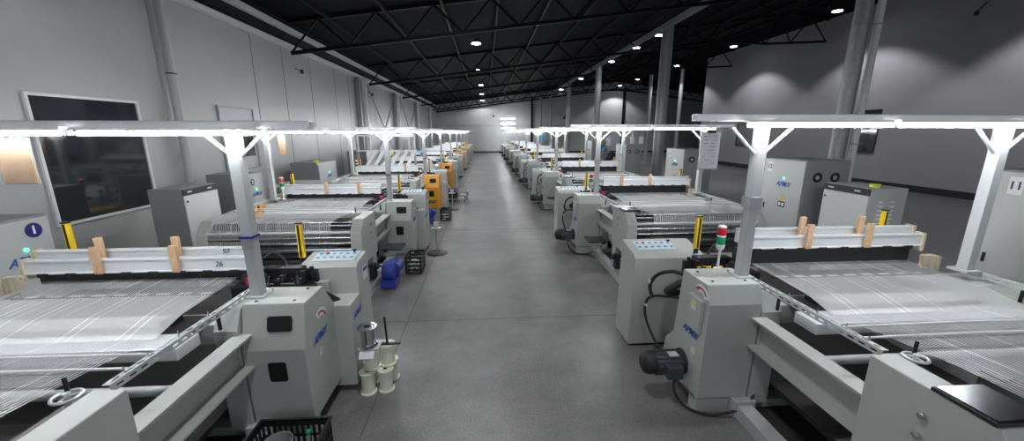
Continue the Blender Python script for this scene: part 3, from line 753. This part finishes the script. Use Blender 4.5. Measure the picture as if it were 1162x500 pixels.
# crate with things at the bottom edge
cr = thing('plastic_crate', 'black perforated plastic crate against the nearest left gear housing', 'crate', (-1.41, 2.20, 0))
W, D, H = .24, .30, .26
fb = bx(-W, W, -D, D, 0, .012).build('crate_bottom', 'crate', cr)
for nm, s2 in (('side_wall', -1), ('side_wall', 1)):
    m = MB().box(s2*W-.006, s2*W+.006, -D, D, H-.05, H).box(s2*W-.006, s2*W+.006, -D, D, 0, .03)
    for k in range(15): y = -D + k*2*D/14; m.box(s2*W-.006, s2*W+.006, max(-D, y-.008), min(D, y+.008), .03, H-.05)
    m.box(s2*W-.006, s2*W+.006, -D, D, .12, .135); m.build(nm, 'crate', cr)
    m = MB().box(-W, W, s2*D-.006, s2*D+.006, H-.05, H).box(-W, W, s2*D-.006, s2*D+.006, 0, .03)
    for k in range(13): x = -W + k*2*W/12; m.box(max(-W, x-.008), min(W, x+.008), s2*D-.006, s2*D+.006, .03, H-.05)
    m.box(-W, W, s2*D-.006, s2*D+.006, .12, .135); m.build(nm, 'crate', cr)
bx(-W-.012, W+.012, -D-.012, -D+.006, H-.008, H+.004).box(-W-.012, W+.012, D-.006, D+.012, H-.008, H+.004).box(-W-.012, -W+.006, -D, D, H-.008, H+.004).box(W-.006, W+.012, -D, D, H-.008, H+.004).build('rim', 'crate', cr)
o = thing('plastic_tub', 'clear grey plastic tub inside the black crate', 'tub', (-1.44, 2.30, .014))
MB().lathe((0, 0, 0), [(.075, 0), (.095, .24), (.09, .24), (.07, .006)], 28).build('tub_body', 'clear_plastic', o)
o = MB().lathe((0, 0, 0), [(.02, 0), (.075, 0), (.075, .012), (.05, .016), (.05, .16), (.075, .165), (.075, .178), (.02, .178)], 24).build('wire_reel', 'bobbin_white', None); o.location = (-1.49, 2.10, .03)
tag(o, 'cream reel in the crate in front of the clear tub', 'reel')
o = thing('marker_pen', 'grey stick with green cap standing in the black crate', 'pen', (-1.26, 2.36, .014))
MB().tube([(0, -.06, 0), (0, 0, .24)], .012, 10).build('stick', 'galvanised', o); MB().ball((0, .004, .25), .02).build('cap', 'green_lens', o)

# round weighted stand in the aisle
def stand(x, y, label):
    t = thing('floor_stand', label, 'stand', (x, y, 0), 0, 'round based stands in the aisle')
    MB().lathe((0, 0, 0), [(.20, 0), (.20, .008), (.19, .014), (.03, .018)], 32).build('base', 'black_metal', t)
    MB().tube([(0, 0, .01), (0, 0, .50)], .016, 12).build('pole', 'galvanised', t)
    MB().lathe((0, 0, .48), [(.02, 0), (.085, .01), (.10, .03), (.02, .035)], 20).build('dish', 'aluminium', t)
    bx(-.045, .045, -.04, .04, .51, .62).build('holder_block', 'white_steel', t, bevel=.004)
stand(-.97, 7.21, 'round based stand with pole beside the second left loom, the nearer stand')
stand(-1.03, 11.5, 'round based stand beside the third left loom with orange housing')
# trolley cart by the fourth left loom
t = thing('floor_trolley', 'low black and silver trolley on the floor beside the orange looms', 'trolley', (-1.1, 13.1, 0))
bx(-.25, .12, -.3, .3, .10, .36).build('box_body', 'crate', t, bevel=.008)
for sx, sy in ((-.2, -.25), (-.2, .25), (.35, -.25), (.35, .25)): MB().lathe((sx-.015, sy, .05), [(.05, 0), (.05, .03)], 14, 'x').build('wheel', 'rubber', t)
bx(-.25, .45, -.32, -.28, .08, .12).box(-.25, .45, .28, .32, .08, .12).box(.40, .45, -.32, .32, .08, .12).build('frame', 'galvanised', t)
bx(.10, .48, -.32, -.28, .30, .34).box(.10, .48, .28, .32, .30, .34).box(.43, .48, -.32, .32, .30, .34).box(.43, .47, -.32, -.28, .1, .32).box(.43, .47, .28, .32, .1, .32).build('guard_rail', 'galvanised', t)
# crates beside second and third left loom
for k, (y, lab) in enumerate(((6.28, 'black crate of small white parts beside the second left loom'), (10.15, 'black crate on the floor beside the first orange loom'))):
    c = thing('parts_crate', lab, 'crate', (-1.22 + .13*k, y, 0), 0, 'black crates beside the left looms')
    m = MB().box(-.13, .13, -.2, .2, 0, .02)
    for z in (.06, .13, .20, .27): m.box(-.13, .13, -.2, -.188, z, z+.03).box(-.13, .13, .188, .2, z, z+.03).box(-.13, -.118, -.2, .2, z, z+.03).box(.118, .13, -.2, .2, z, z+.03)
    for a in (-.12, .12):
        for b in (-.19, .19): m.box(a-.012, a+.012, b-.012, b+.012, 0, .30)
    m.build('crate_body', 'crate', c)
    for q, (a, b) in enumerate(((-.05, -.08), (.05, .02), (-.04, .1))):
        r_ = MB().lathe((0, 0, 0), [(.015, 0), (.05, 0), (.05, .01), (.03, .014), (.03, .12), (.05, .125), (.05, .135), (.015, .135)], 16).build('small_reel', 'bobbin_white', None)
        r_.location = (-1.22+.13*k+a, y+b, .02 + .14*(q == 9)); tag(r_, f"small white reel, {('front', 'middle', 'rear')[q]} one in the crate by the {'second left' if k == 0 else 'first orange'} loom", 'reel', 'small reels in the black crates')
        MB().lathe((0, 0, .135), [(.014, 0), (.014, .0015)], 10).build('hub_hole', 'dark_hole', r_)

# ------------------------------------------------------------------ room
XW, XRT, YB, YN = -5.4, 16.2, 43.5, -5.0
def plane(name, pts, m):
    mb = MB(); mb.add(pts, [tuple(range(len(pts)))]); return struct(mb.build(name, m))
RZ = lambda x: (5.15 + .127*(x+5.4)) if x <= 14.4 else (5.15 + .127*19.8 - .127*(x-14.4))
struct(bx(6.0, 26, YN, YB+.3, -.12, 0).build('floor', 'floor_unlit'), 'floor beyond the looms on the right, dim light put into its dark grey')
fl_ = struct(bx(XW-.3, 6.0, YN, YB+.3, -.12, 0).build('floor', 'concrete'), 'grey polished concrete floor with worn stains')
m = MB()
for y in (1.6, 4.45, 9.0, 13.5, 18.0, 22.5, 27, 31.5, 36, 40.5): m.box(-5.3, 16, y-.006, y+.006, 0, .0012)
for x in (-1.0+.0, 5.8, 11): m.box(x-.005, x+.005, YN, YB, 0, .0012)
m.build('floor_joint', 'seam', fl_)
struct(bx(XW-.25, XW, YN, YB, 0, 5.2).build('wall_left', 'left_wall'), 'pale grey panelled left wall')
m = MB()
for y in (9.95, 11.35, 13.0, 15.0, 16.4, 20, 23, 26, 29, 32): m.box(XW-.003, XW+.004, y-.008, y+.008, 0, 4.5)
struct(m.build('trim_1', 'seam'), 'vertical panel seams on the left wall')
# back wall with sloping top, right wall, recess
m = MB().prism([(XW, 0), (26, 0), (26, RZ(26)), (14.4, RZ(14.4)), (XW, RZ(XW))], YB, YB+.2, 'y'); struct(m.build('wall_back', 'back_wall'), 'pale far end wall')
m = MB().prism([(YN, 0), (28.8, 0), (28.8, RZ(XRT)), (YN, RZ(XRT))], XRT, XRT+.25, 'x'); struct(m.build('wall_right', 'right_wall'), 'mid grey painted right wall')
struct(bx(XRT+.25, 26, 28.55, 28.8, 0, 7.5).build('wall_recess', 'right_wall'))
struct(bx(26, 26.2, 28.5, YB, 0, 7.5).build('wall_recess_side', 'right_wall'))
struct(bx(XRT-.03, XRT, YN, 28.8, .06, .30).build('baseboard_right', 'base_black'), 'black baseboard strip along the right wall')
struct(bx(XW, 26, YB-.03, YB, 0, .16).build('baseboard_back', 'base_black'))
struct(bx(XW, 26, YB-.05, YB, 2.9, 2.96).build('trim_2', 'truss_grey'))
m = MB(); v = [(XW-.3, RZ(XW-.3)), (14.4, RZ(14.4)), (26.3, RZ(26.3)), (26.3, RZ(26.3)+.15), (14.4, RZ(14.4)+.15), (XW-.3, RZ(XW-.3)+.15)]
m.prism(v, YN, YB+.3, 'y'); struct(m.build('ceiling', 'roof_black'), 'black sloping roof deck')
# eave ledge on left wall
struct(bx(XW, XW+.16, YN, YB, 4.52, 4.60).box(XW, XW+.05, YN, YB, 4.60, 4.66).box(XW+.20, XW+.32, YN, YB, 4.84, 4.96).build('trim_3', 'ledge_white'), 'white cable tray along the top of the left wall')
struct(bx(XW, XW+.2, YN, YB, 4.66, 5.15).build('trim_4', 'truss_black'), 'dark band under the roof edge')
struct(bx(7.15, 7.33, YN, YB, 6.30, 6.48).build('trim_5', 'truss_grey'), 'grey steel beam running along the hall on the columns')
for y in (1.0,) + tuple(11.5 + 7.15*k for k in range(5)):
    m = MB(); zc = lambda x: RZ(x) - .82 if x < 11 else (6.41 - .045*(x-11) if x < 13.2 else 6.31 + .05*(x-13.2))
    def seg(x0, x1):
        t0, b0, t1, b1 = RZ(x0)-.03, zc(x0), RZ(x1)-.03, zc(x1)
        for za, zb, w in ((b0, b1, .045), (t0, t1, .05)):
            m.add([(x0, y-w, za-w), (x0, y+w, za-w), (x0, y+w, za+w), (x0, y-w, za+w), (x1, y-w, zb-w), (x1, y+w, zb-w), (x1, y+w, zb+w), (x1, y-w, zb+w)],
                  [(0,3,2,1),(4,5,6,7),(0,1,5,4),(1,2,6,5),(2,3,7,6),(3,0,4,7)])
        n = max(2, int((x1-x0)/.75))
        for i in range(n):
            xa = x0+(x1-x0)*i/n; xb = x0+(x1-x0)*(i+1)/n
            if i % 2: m.tube([(xa, y, RZ(xa)-.05), (xb, y, zc(xb))], .03, 5)
            else: m.tube([(xa, y, zc(xa)), (xb, y, RZ(xb)-.05)], .03, 5)
    seg(XW+.2, 11); seg(11, 13.2); seg(13.2, 14.4)
    seg(14.4, XRT-.02 if y < 28 else 25.8)
    struct(m.build('roof_truss', 'truss_black'), 'black steel roof truss crossing the hall')
m = MB()
y = YB-.25
x = XW+.2
n = 34
for i in range(n):
    xa = x+(14.4-x)*i/n; xb = x+(14.4-x)*(i+1)/n
    if i % 2: m.tube([(xa, y, RZ(xa)-.05), (xb, y, RZ(xb)-.82)], .035, 5)
    else: m.tube([(xa, y, RZ(xa)-.82), (xb, y, RZ(xb)-.05)], .035, 5)
for i in range(18):
    xa = 14.4+11.4*i/18; xb = 14.4+11.4*(i+1)/18
    if i % 2: m.tube([(xa, y, RZ(xa)-.05), (xb, y, RZ(xb)-.82)], .035, 5)
    else: m.tube([(xa, y, RZ(xa)-.82), (xb, y, RZ(xb)-.05)], .035, 5)
for dz in (-.05, -.85): m.tube([(x, y, RZ(x)+dz), (14.4, y, RZ(14.4)+dz), (25.8, y, RZ(25.8)+dz)], .07, 6)
struct(m.build('roof_truss', 'truss_black'), 'black steel truss against the far end wall')
# purlins
m = MB()
for x in [XW+1.3+1.5*k for k in range(13)]:
    m.box(x-.03, x+.03, YN, YB, RZ(x)-.14, RZ(x)-.01)
struct(m.build('roof_purlin', 'truss_black'), 'row of black purlins under the roof')

def column(x, y, h, r, m_, label, seam=True):
    o = MB().tube([(x, y, 0), (x, y, h)], r, 24).build('steel_column', m_)
    struct(o, label)
    if seam:
        mm = MB()
        for z in (2.6, 4.3):
            if z < h: mm.ring((x, y, z), r, .008, 24, 6)
        mm.build('column_band', 'truss_grey', o)
    return o
column(7.27, 7.62, 6.30, .14, 'galvanised', 'large galvanised round column right of the number 12 cabinet')
column(7.24, 16.0, 6.30, .22, 'galvanised', 'round steel column behind the second right loom')
column(7.24, 25.5, 6.30, .20, 'galvanised', 'round steel column left of the bending person')
column(7.24, 34.4, 6.30, .20, 'galvanised', 'distant round column under the long beam')
column(7.0, 42.6, 6.3, .16, 'galvanised', 'farthest grey column near the end wall')
column(5.95, 42.6, 5.85, .14, 'galvanised', 'thin pale pipe near the end wall')
column(13.0, 31.0, 6.6, .15, 'galvanised', 'thin column in the dark far right bay')
column(15.3, 30.6, 7.0, .15, 'galvanised', 'thin column nearest the end of the right wall')
struct(bx(5.0, 5.2, YB-.2, YB-.02, 0, 5.8).build('end_column', 'truss_black'), 'dark column on the end wall, left one')
struct(bx(15.2, 15.45, YB-.2, YB-.02, 0, 7).build('end_column', 'truss_black'), 'dark column on the end wall, right one')
wp = MB().tube([(7.55, 7.55, 0), (7.55, 7.55, 6.7)], .065, 18).build('white_pipe', 'ledge_white'); struct(wp, 'white vertical pipe beside the large galvanised column')
MB().ring((7.55, 7.55, 2.05), .067, .012, 20, 6).ring((7.55, 7.55, 4.3), .067, .012, 20, 6).build('pipe_clamp', 'galvanised', wp)
wp = MB().tube([(XW+.12, 7.25, 0), (XW+.12, 7.25, 4.5)], .07, 18).build('wall_pipe', 'white_steel'); struct(wp, 'white drain pipe running down the left wall')
MB().ring((XW+.12, 7.25, 3.25), .073, .01, 20, 6).build('pipe_clamp', 'black_metal', wp)
# left wall columns and bracing
for k, y in enumerate((17.3, 18.2, 24.0, 24.8, 31, 32, 38, 39)):
    o = bx(XW+.02, XW+.18, y-.07, y+.07, 0, 4.5).build('wall_column', 'ledge_white' if k % 2 else 'truss_grey'); struct(o, 'steel wall column on the left wall')
for y0, y1 in ((18.3, 23.9), (24.9, 30.9)):
    o = MB().tube([(XW+.15, y0, 4.4), (XW+.15, (y0+y1)/2, 2.4), (XW+.15, y1, 4.4)], .03, 6).tube([(XW+.15, y0, .4), (XW+.15, (y0+y1)/2, 2.4), (XW+.15, y1, .4)], .03, 6).build('wall_brace', 'truss_grey'); struct(o, 'crossed bracing rods on the left wall')
for y in (12.0, 19.0):
    o = MB().tube([(XW, y, 4.05), (XW+.16, y, 3.98)], .012, 8).lathe((XW+.2, y, 3.9), [(.04, 0), (.055, .03), (.05, .10), (.02, .12)], 14).build('security_camera', 'black_plastic')
    tag(o, f"small black security camera on the left wall, {'nearer' if y < 15 else 'farther'} one", 'camera')
o = MB().tube([(XRT, 12.6, 6.35), (XRT-.25, 12.6, 6.1)], .02, 8).lathe((XRT-.28, 12.6, 5.95), [(.05, 0), (.07, .04), (.05, .14)], 14).build('security_camera', 'black_plastic'); tag(o, 'black security camera high on the right wall', 'camera')
o = MB().tube([(3.0-2.1, YB, 4.0), (.9, YB-.35, 3.95)], .04, 8).lathe((.9, YB-.4, 3.8), [(.07, 0), (.10, .05), (.08, .2)], 12).build('security_camera', 'black_plastic'); tag(o, 'tiny black security camera on the far end wall', 'camera')
o = MB().tube([(8.9, YB, 4.1), (8.7, YB-.5, 3.9)], .05, 8).lathe((8.6, YB-.55, 3.6), [(.08, 0), (.12, .05), (.08, .25)], 12).build('security_camera', 'black_plastic'); tag(o, 'black security camera right of centre on the far end wall', 'camera')
# windows
def window(n, x, y0, y1, z0, z1, s, label, fm='ledge_white', pane='glass_dark'):
    F = .035
    w = bx(min(x, x+s*.035), max(x, x+s*.035), y0-F, y1+F, z1, z1+F).box(min(x, x+s*.035), max(x, x+s*.035), y0-F, y1+F, z0-F, z0).box(min(x, x+s*.035), max(x, x+s*.035), y0-F, y0, z0, z1).box(min(x, x+s*.035), max(x, x+s*.035), y1, y1+F, z0, z1).build(f'window_{n}', fm)
    struct(w, label)
    bx(min(x, x+s*.012), max(x, x+s*.012), y0, y1, z0, z1).build('window_pane', pane, w)
window(1, XW, 5.10, 6.55, 1.16, 2.72, 1, 'dark observation window in the left wall')
window(2, XW, 8.45, 9.6, 1.5, 2.78, 1, 'closed grey hatch in a thin frame behind the light frame on the left wall', 'truss_grey', 'left_wall')
struct(bx(XW, XW+.02, 9.0, 9.5, 1.75, 2.3).build('window_5', 'glass_dark'), 'small dark pane low in the framed hatch of the left wall')
window(3, XRT, 15.3, 16.35, 1.45, 3.15, -1, 'dark window in the right wall beside the large column', 'base_black')
window(4, XRT, 22.7, 24.4, 1.47, 2.8, -1, 'dark window in the right wall behind the light frame brace', 'base_black')

# ------------------------------------------------------------------ high bay lamps
def high_bay(label, grp):
    t = thing('high_bay_lamp', label, 'lamp', (0, 0, 0), 0, grp)
    MB().lathe((0, 0, .02), [(.17, 0), (.20, .03), (.19, .07), (.10, .12), (.09, .17)], 24).build('lamp_housing', 'lamp_case', t)
    MB().lathe((0, 0, 0), [(.165, 0), (.17, .02)], 24).build('light_disc', 'bay_disc', t)
    MB().tube([(0, 0, .17), (0, 0, .50)], .01, 6).build('hanger', 'black_metal', t)
    return t
def spot(x, y, z, e, half=58, blend=.3):
    l = bpy.data.lights.new('bay_light', 'SPOT'); l.energy = e; l.spot_size = math.radians(2*half); l.spot_blend = blend
    l.shadow_soft_size = .16; l.color = (.95, .97, 1)
    o = bpy.data.objects.new('bay_light', l); o.location = (x, y, z-.03); C.objects.link(o)
hb0 = None
rows = [('middle', [( -.3, 15.6, 5.5), (-.3, 22.1, 5.5), (-.3, 29, 5.5), (-.3, 35.8, 5.5), (-.3, 42.3, 5.45)], 60),
        ('beam', [(7.6, 17.6, 6.35), (7.6, 20.2, 6.35), (7.6, 24.1, 6.35), (7.6, 31.7, 6.35), (7.6, 39.9, 6.35)], 60),
        ('right', [(14.2, 16.05, 7.0), (14.2, 22.7, 7.0), (14.2, 29.4, 7.0), (14.2, 37, 7.0), (14.3, 42, 7.0)], 210)]
for rn, pts, e in rows:
    for i, p in enumerate(pts):
        lab = {'middle': f'high bay lamp over the aisle, {ORDER[i]} from the camera', 'beam': f'high bay lamp beside the long beam, {ORDER[i]} from the camera', 'right': f'high bay lamp of the right hand row, {ORDER[i]} from the camera'}[rn]
        grp = f'high bay lamps of the {rn} row'
        if hb0 is None: t = hb0 = high_bay(lab, grp)
        else: t = copy_tree(hb0); t['label'] = lab; t['group'] = grp
        t.location = p
        top = RZ(p[0]) - p[2]
        for c in t.children:
            if c.name.startswith('hanger'): c.scale = (1, 1, 1); c.data = c.data.copy(); 
            if c.name.startswith('hanger'):
                for v_ in c.data.vertices: v_.co.z = .17 if v_.co.z < .3 else max(.3, top)
        spot(*p, e, *((78, .5) if rn == 'middle' else (59, .3)))
spot(14.2, 9.6, 7.0, 210)
for y in (8.9, 2.2, -3.8):  # aisle row carried on out of view, added to light the near faces
    t = copy_tree(hb0); t.location = (-.3, y, 5.5); t['label'] = 'unseen high bay lamp over the aisle, added as fill above or behind the camera'; t['group'] = 'unseen fill lamps above the camera'
    spot(-.3, y, 5.5, 85, 86, .3)

# ------------------------------------------------------------------ people
def skin_mesh(name, pts, edges, radii, m, parent, root=0, sub=2):
    me = bpy.data.meshes.new(name); me.from_pydata(pts, edges, []); o = bpy.data.objects.new(name, me); C.objects.link(o)
    sk = o.modifiers.new('skin', 'SKIN'); sk.use_smooth_shade = True
    for i, r in enumerate(radii): me.skin_vertices[0].data[i].radius = (r, r) if not isinstance(r, tuple) else r
    for i in range(len(pts)): me.skin_vertices[0].data[i].use_root = (i == root)
    s = o.modifiers.new('sub', 'SUBSURF'); s.levels = s.render_levels = sub
    me.materials.append(MATS[m]); o.parent = parent
    return o
def person(loc, rz, label, cloth, legs_m, cap, lean):
    """stands facing +x, bending forward by lean radians, arms reaching down and forward"""
    T = thing('person', label, 'person', loc, rz)
    hip = Vector((0, 0, .92)); d = Vector((math.sin(lean), 0, math.cos(lean)))
    waist = hip + d*.18; chest = hip + d*.40; neck = hip + d*.55
    hd = Vector((math.sin(lean+.25), 0, math.cos(lean+.25))); head = neck + hd*.12
    shL, shR = hip + d*.47 + Vector((0, .17, 0)), hip + d*.47 + Vector((0, -.17, 0))
    el = lambda s: s + Vector((.10, .02*(1 if s.y > 0 else -1), -.26)); wr = lambda e: e + Vector((.20, 0, -.10))
    eL, eR = el(shL), el(shR); wL, wR = wr(eL), wr(eR)
    pts = [hip, waist, chest, neck, head, shL, eL, wL, shR, eR, wR,
           Vector((0, .09, .88)), Vector((.03, .10, .48)), Vector((-.02, .10, .08)), Vector((.14, .12, .04)),
           Vector((0, -.09, .88)), Vector((.03, -.10, .48)), Vector((-.02, -.10, .08)), Vector((.14, -.12, .04))]
    edges = [(0,1),(1,2),(2,3),(3,4),(2,5),(5,6),(6,7),(2,8),(8,9),(9,10),(0,11),(11,12),(12,13),(13,14),(0,15),(15,16),(16,17),(17,18)]
    rad = [.12,.115,.125,.05,.055,.05,.04,.026,.05,.04,.026,.085,.055,.038,.03,.085,.055,.038,.03]
    # hands: palm + five bent fingers, in the same skin
    for wi, s in ((7, 1), (10, -1)):
        w = pts[wi]; f = Vector((.85, 0, -.5)).normalized(); side = Vector((0, 1, 0))
        palm = w + f*.06; pi = len(pts); pts.append(palm); rad.append((.035, .016)); edges.append((wi, pi))
        for k, (off, L) in enumerate(((-.027, .06), (-.009, .072), (.009, .068), (.027, .052))):
            a = palm + side*off + f*.03; b = a + f*L*.5 + Vector((0, 0, -.006)); c = b + (f + Vector((0, 0, -.7))).normalized()*L*.5
            i = len(pts); pts += [a, b, c]; rad += [.009, .0085, .0075]; edges += [(pi, i), (i, i+1), (i+1, i+2)]
        a = w + f*.03 + side*(-s*.03); b = a + f*.035 + side*(-s*.02); c = b + f*.028
        i = len(pts); pts += [a, b, c]; rad += [.012, .010, .008]; edges += [(pi, i), (i, i+1), (i+1, i+2)]
    body = skin_mesh('body', pts, edges, rad, 'skin', T)
    # clothes
    skin_mesh('jacket', [hip - d*.07, hip + d*.05, waist, chest, hip + d*.56, shL, eL, wL - (wL-eL)*.1, shR, eR, wR - (wR-eR)*.1],
              [(0,1),(1,2),(2,3),(3,4),(3,5),(5,6),(6,7),(3,8),(8,9),(9,10)],
              [.165,.165,.16,.18,.085,.085,.058,.042,.085,.058,.042], cloth, T, root=3)
    skin_mesh('trousers', [hip + d*.12, hip + Vector((0,0,-.02)), Vector((0, .085, .80)), pts[12], Vector((-.02, .10, .12)), Vector((0, -.085, .80)), pts[16], Vector((-.02, -.10, .12))],
              [(0,1),(1,2),(2,3),(3,4),(1,5),(5,6),(6,7)], [.13,.135,.10,.078,.062,.10,.078,.062], legs_m, T, root=1)
    for s in (1, -1):
        mb = MB(); mb.box(-.09, .19, s*.11-.045, s*.11+.045, 0, .025).prism([(-.09, .02), (-.08, .09), (0, .11), (.08, .075), (.18, .05), (.19, .02)], s*.11-.042, s*.11+.042, 'y').build('shoe', 'shoe', T, bevel=.012)
    # head with face, ears, hair, cap
    def blob(nm, c, r, m_, par=T, cut=None):
        mb = MB(); mb.ball((0, 0, 0), 1, 16)
        q = hd.rotation_difference(Vector((0, 0, 1))).inverted().to_matrix()
        vs = []
        for v_ in mb.v:
            p = Vector(v_)
            if cut is not None and p.z < cut: p.z = cut
            vs.append(tuple(Vector(c) + q @ Vector((p.x*r[0], p.y*r[1], p.z*r[2]))))
        mb.v = vs; return mb.build(nm, m_, par)
    hc = head + hd*.07; fw = Vector((math.cos(lean+.25), 0, -math.sin(lean+.25)))
    blob('head', hc, (.095, .075, .12), 'skin', body)
    blob('nose', hc + fw*.095 - hd*.01, (.016, .011, .022), 'skin', body)
    for s in (1, -1):
        blob('ear', hc + Vector((0, s*.076, 0)), (.02, .01, .03), 'skin', body)
        blob('eye', hc + fw*.085 + hd*.015 + Vector((0, s*.03, 0)), (.008, .011, .007), 'ink', body)
    blob('mouth', hc + fw*.083 - hd*.055, (.006, .022, .005), 'red_ink', body)
    blob('hair', hc - fw*.012 + hd*.012, (.098, .081, .118), 'hair', T, -.1)
    cp = blob('cap', hc + hd*.035, (.108, .090, .10), cap, T, .0)
    bx_ = MB(); q = hd.rotation_difference(Vector((0, 0, 1))).inverted().to_matrix()
    pr = [(.07, -.07), (.15, -.05), (.18, 0), (.15, .05), (.07, .07)]
    bx_.prism(pr, 0, .008, 'z'); bx_.v = [tuple(hc + hd*.035 + q @ Vector(v_)) for v_ in bx_.v]; bx_.build('cap_brim', cap, cp)
    return T
person((5.78, 16.5, 0), PI, 'person in dark navy jacket and blue cap bending over beyond the third right loom', 'navy_cloth', 'grey_cloth', 'cap_blue', .85).scale = (1.1, 1.1, 1.1)
person((-1.75, 12.72, 0), PI, 'person in pale clothing and light blue cap half hidden behind the third left loom', 'white_cloth', 'grey_cloth', 'cap_light', .3)

# fan of white warp threads rising behind the third left loom, in bundles
for k in range(6):
    x = -3.75 + k*.25
    m = MB(); m.add([(x, 12.35, 1.28), (x+.10, 12.35, 1.28), (x+.26, 13.0, 1.72), (x+.12, 13.0, 1.72), (x, 12.36, 1.26), (x+.10, 12.36, 1.26), (x+.26, 13.01, 1.70), (x+.12, 13.01, 1.70)],
                    [(0,1,2,3), (7,6,5,4), (0,4,5,1), (1,5,6,2), (2,6,7,3), (3,7,4,0)])
    o = m.build('thread_bundle', 'thread'); tag(o, 'bundle of white warp threads slanting up behind the third left loom', 'thread bundle', 'white thread bundles behind the third left loom')
t = thing('thread_rack', 'steel rack holding the slanting white thread bundles on the left', 'rack', (-3.25, 13.12, 0))
for a in (-.95, .9): bx(a-.03, a+.03, -.03, .03, 0, 2.2).build('upright', 'galvanised', t)
bx(-.95, .9, -.1, .0, 1.66, 1.70).build('shelf_bar', 'aluminium', t); bx(-.95, .9, -.02, .02, 2.14, 2.2).build('top_bar', 'aluminium', t)

# taller light rack at the far end of the right row
t = thing('light_rack', 'tall white rack with stacked light tubes at the far end of the right row', 'light frame', (2.35, 41.2, 0))
for a in (-.75, .75): bx(a-.04, a+.04, -.04, .04, 0, 3.9).build('post', 'white_steel', t)
for z in (2.6, 3.1, 3.6):
    f_ = bx(-.75, .75, -.03, .03, z+.03, z+.08).build('cross_bar', 'aluminium', t); MB().tube([(-.7, -.02, z), (.7, -.02, z)], .025, 8).build('light_tube', 'tube', f_)
bx(-.75, .75, -.03, .03, 3.85, 3.9).build('top_bar', 'aluminium', t)

# ------------------------------------------------------------------ world, camera, render look
w = bpy.data.worlds.new('world'); bpy.context.scene.world = w; w.use_nodes = True
w.node_tree.nodes['Background'].inputs[0].default_value = (.62, .66, .72, 1); w.node_tree.nodes['Background'].inputs[1].default_value = .22
f, cx, cy = 436., 581., 250.; vx, vy = 551., 149.
wv = Vector(((vx-cx)/f, (cy-vy)/f, -1)).normalized()
p = math.atan2(wv.y, -wv.z); up = Vector((0, math.cos(p), math.sin(p))); rt = wv.cross(up)
rot = Matrix((rt, wv, up))
cam = bpy.data.cameras.new('camera'); cam.sensor_width = 36; cam.lens = f/1162*36; cam.clip_end = 200; cam.clip_start = .02
co = bpy.data.objects.new('camera', cam); C.objects.link(co)
M = rot.to_4x4(); M.translation = Vector((0, 0, 2.3)); co.matrix_world = M
sc = bpy.context.scene; sc.camera = co
sc.view_settings.view_transform = 'Standard'; sc.view_settings.look = 'None'; sc.view_settings.gamma = 1
sc.view_settings.use_curve_mapping = False; sc.view_settings.exposure = 1.85
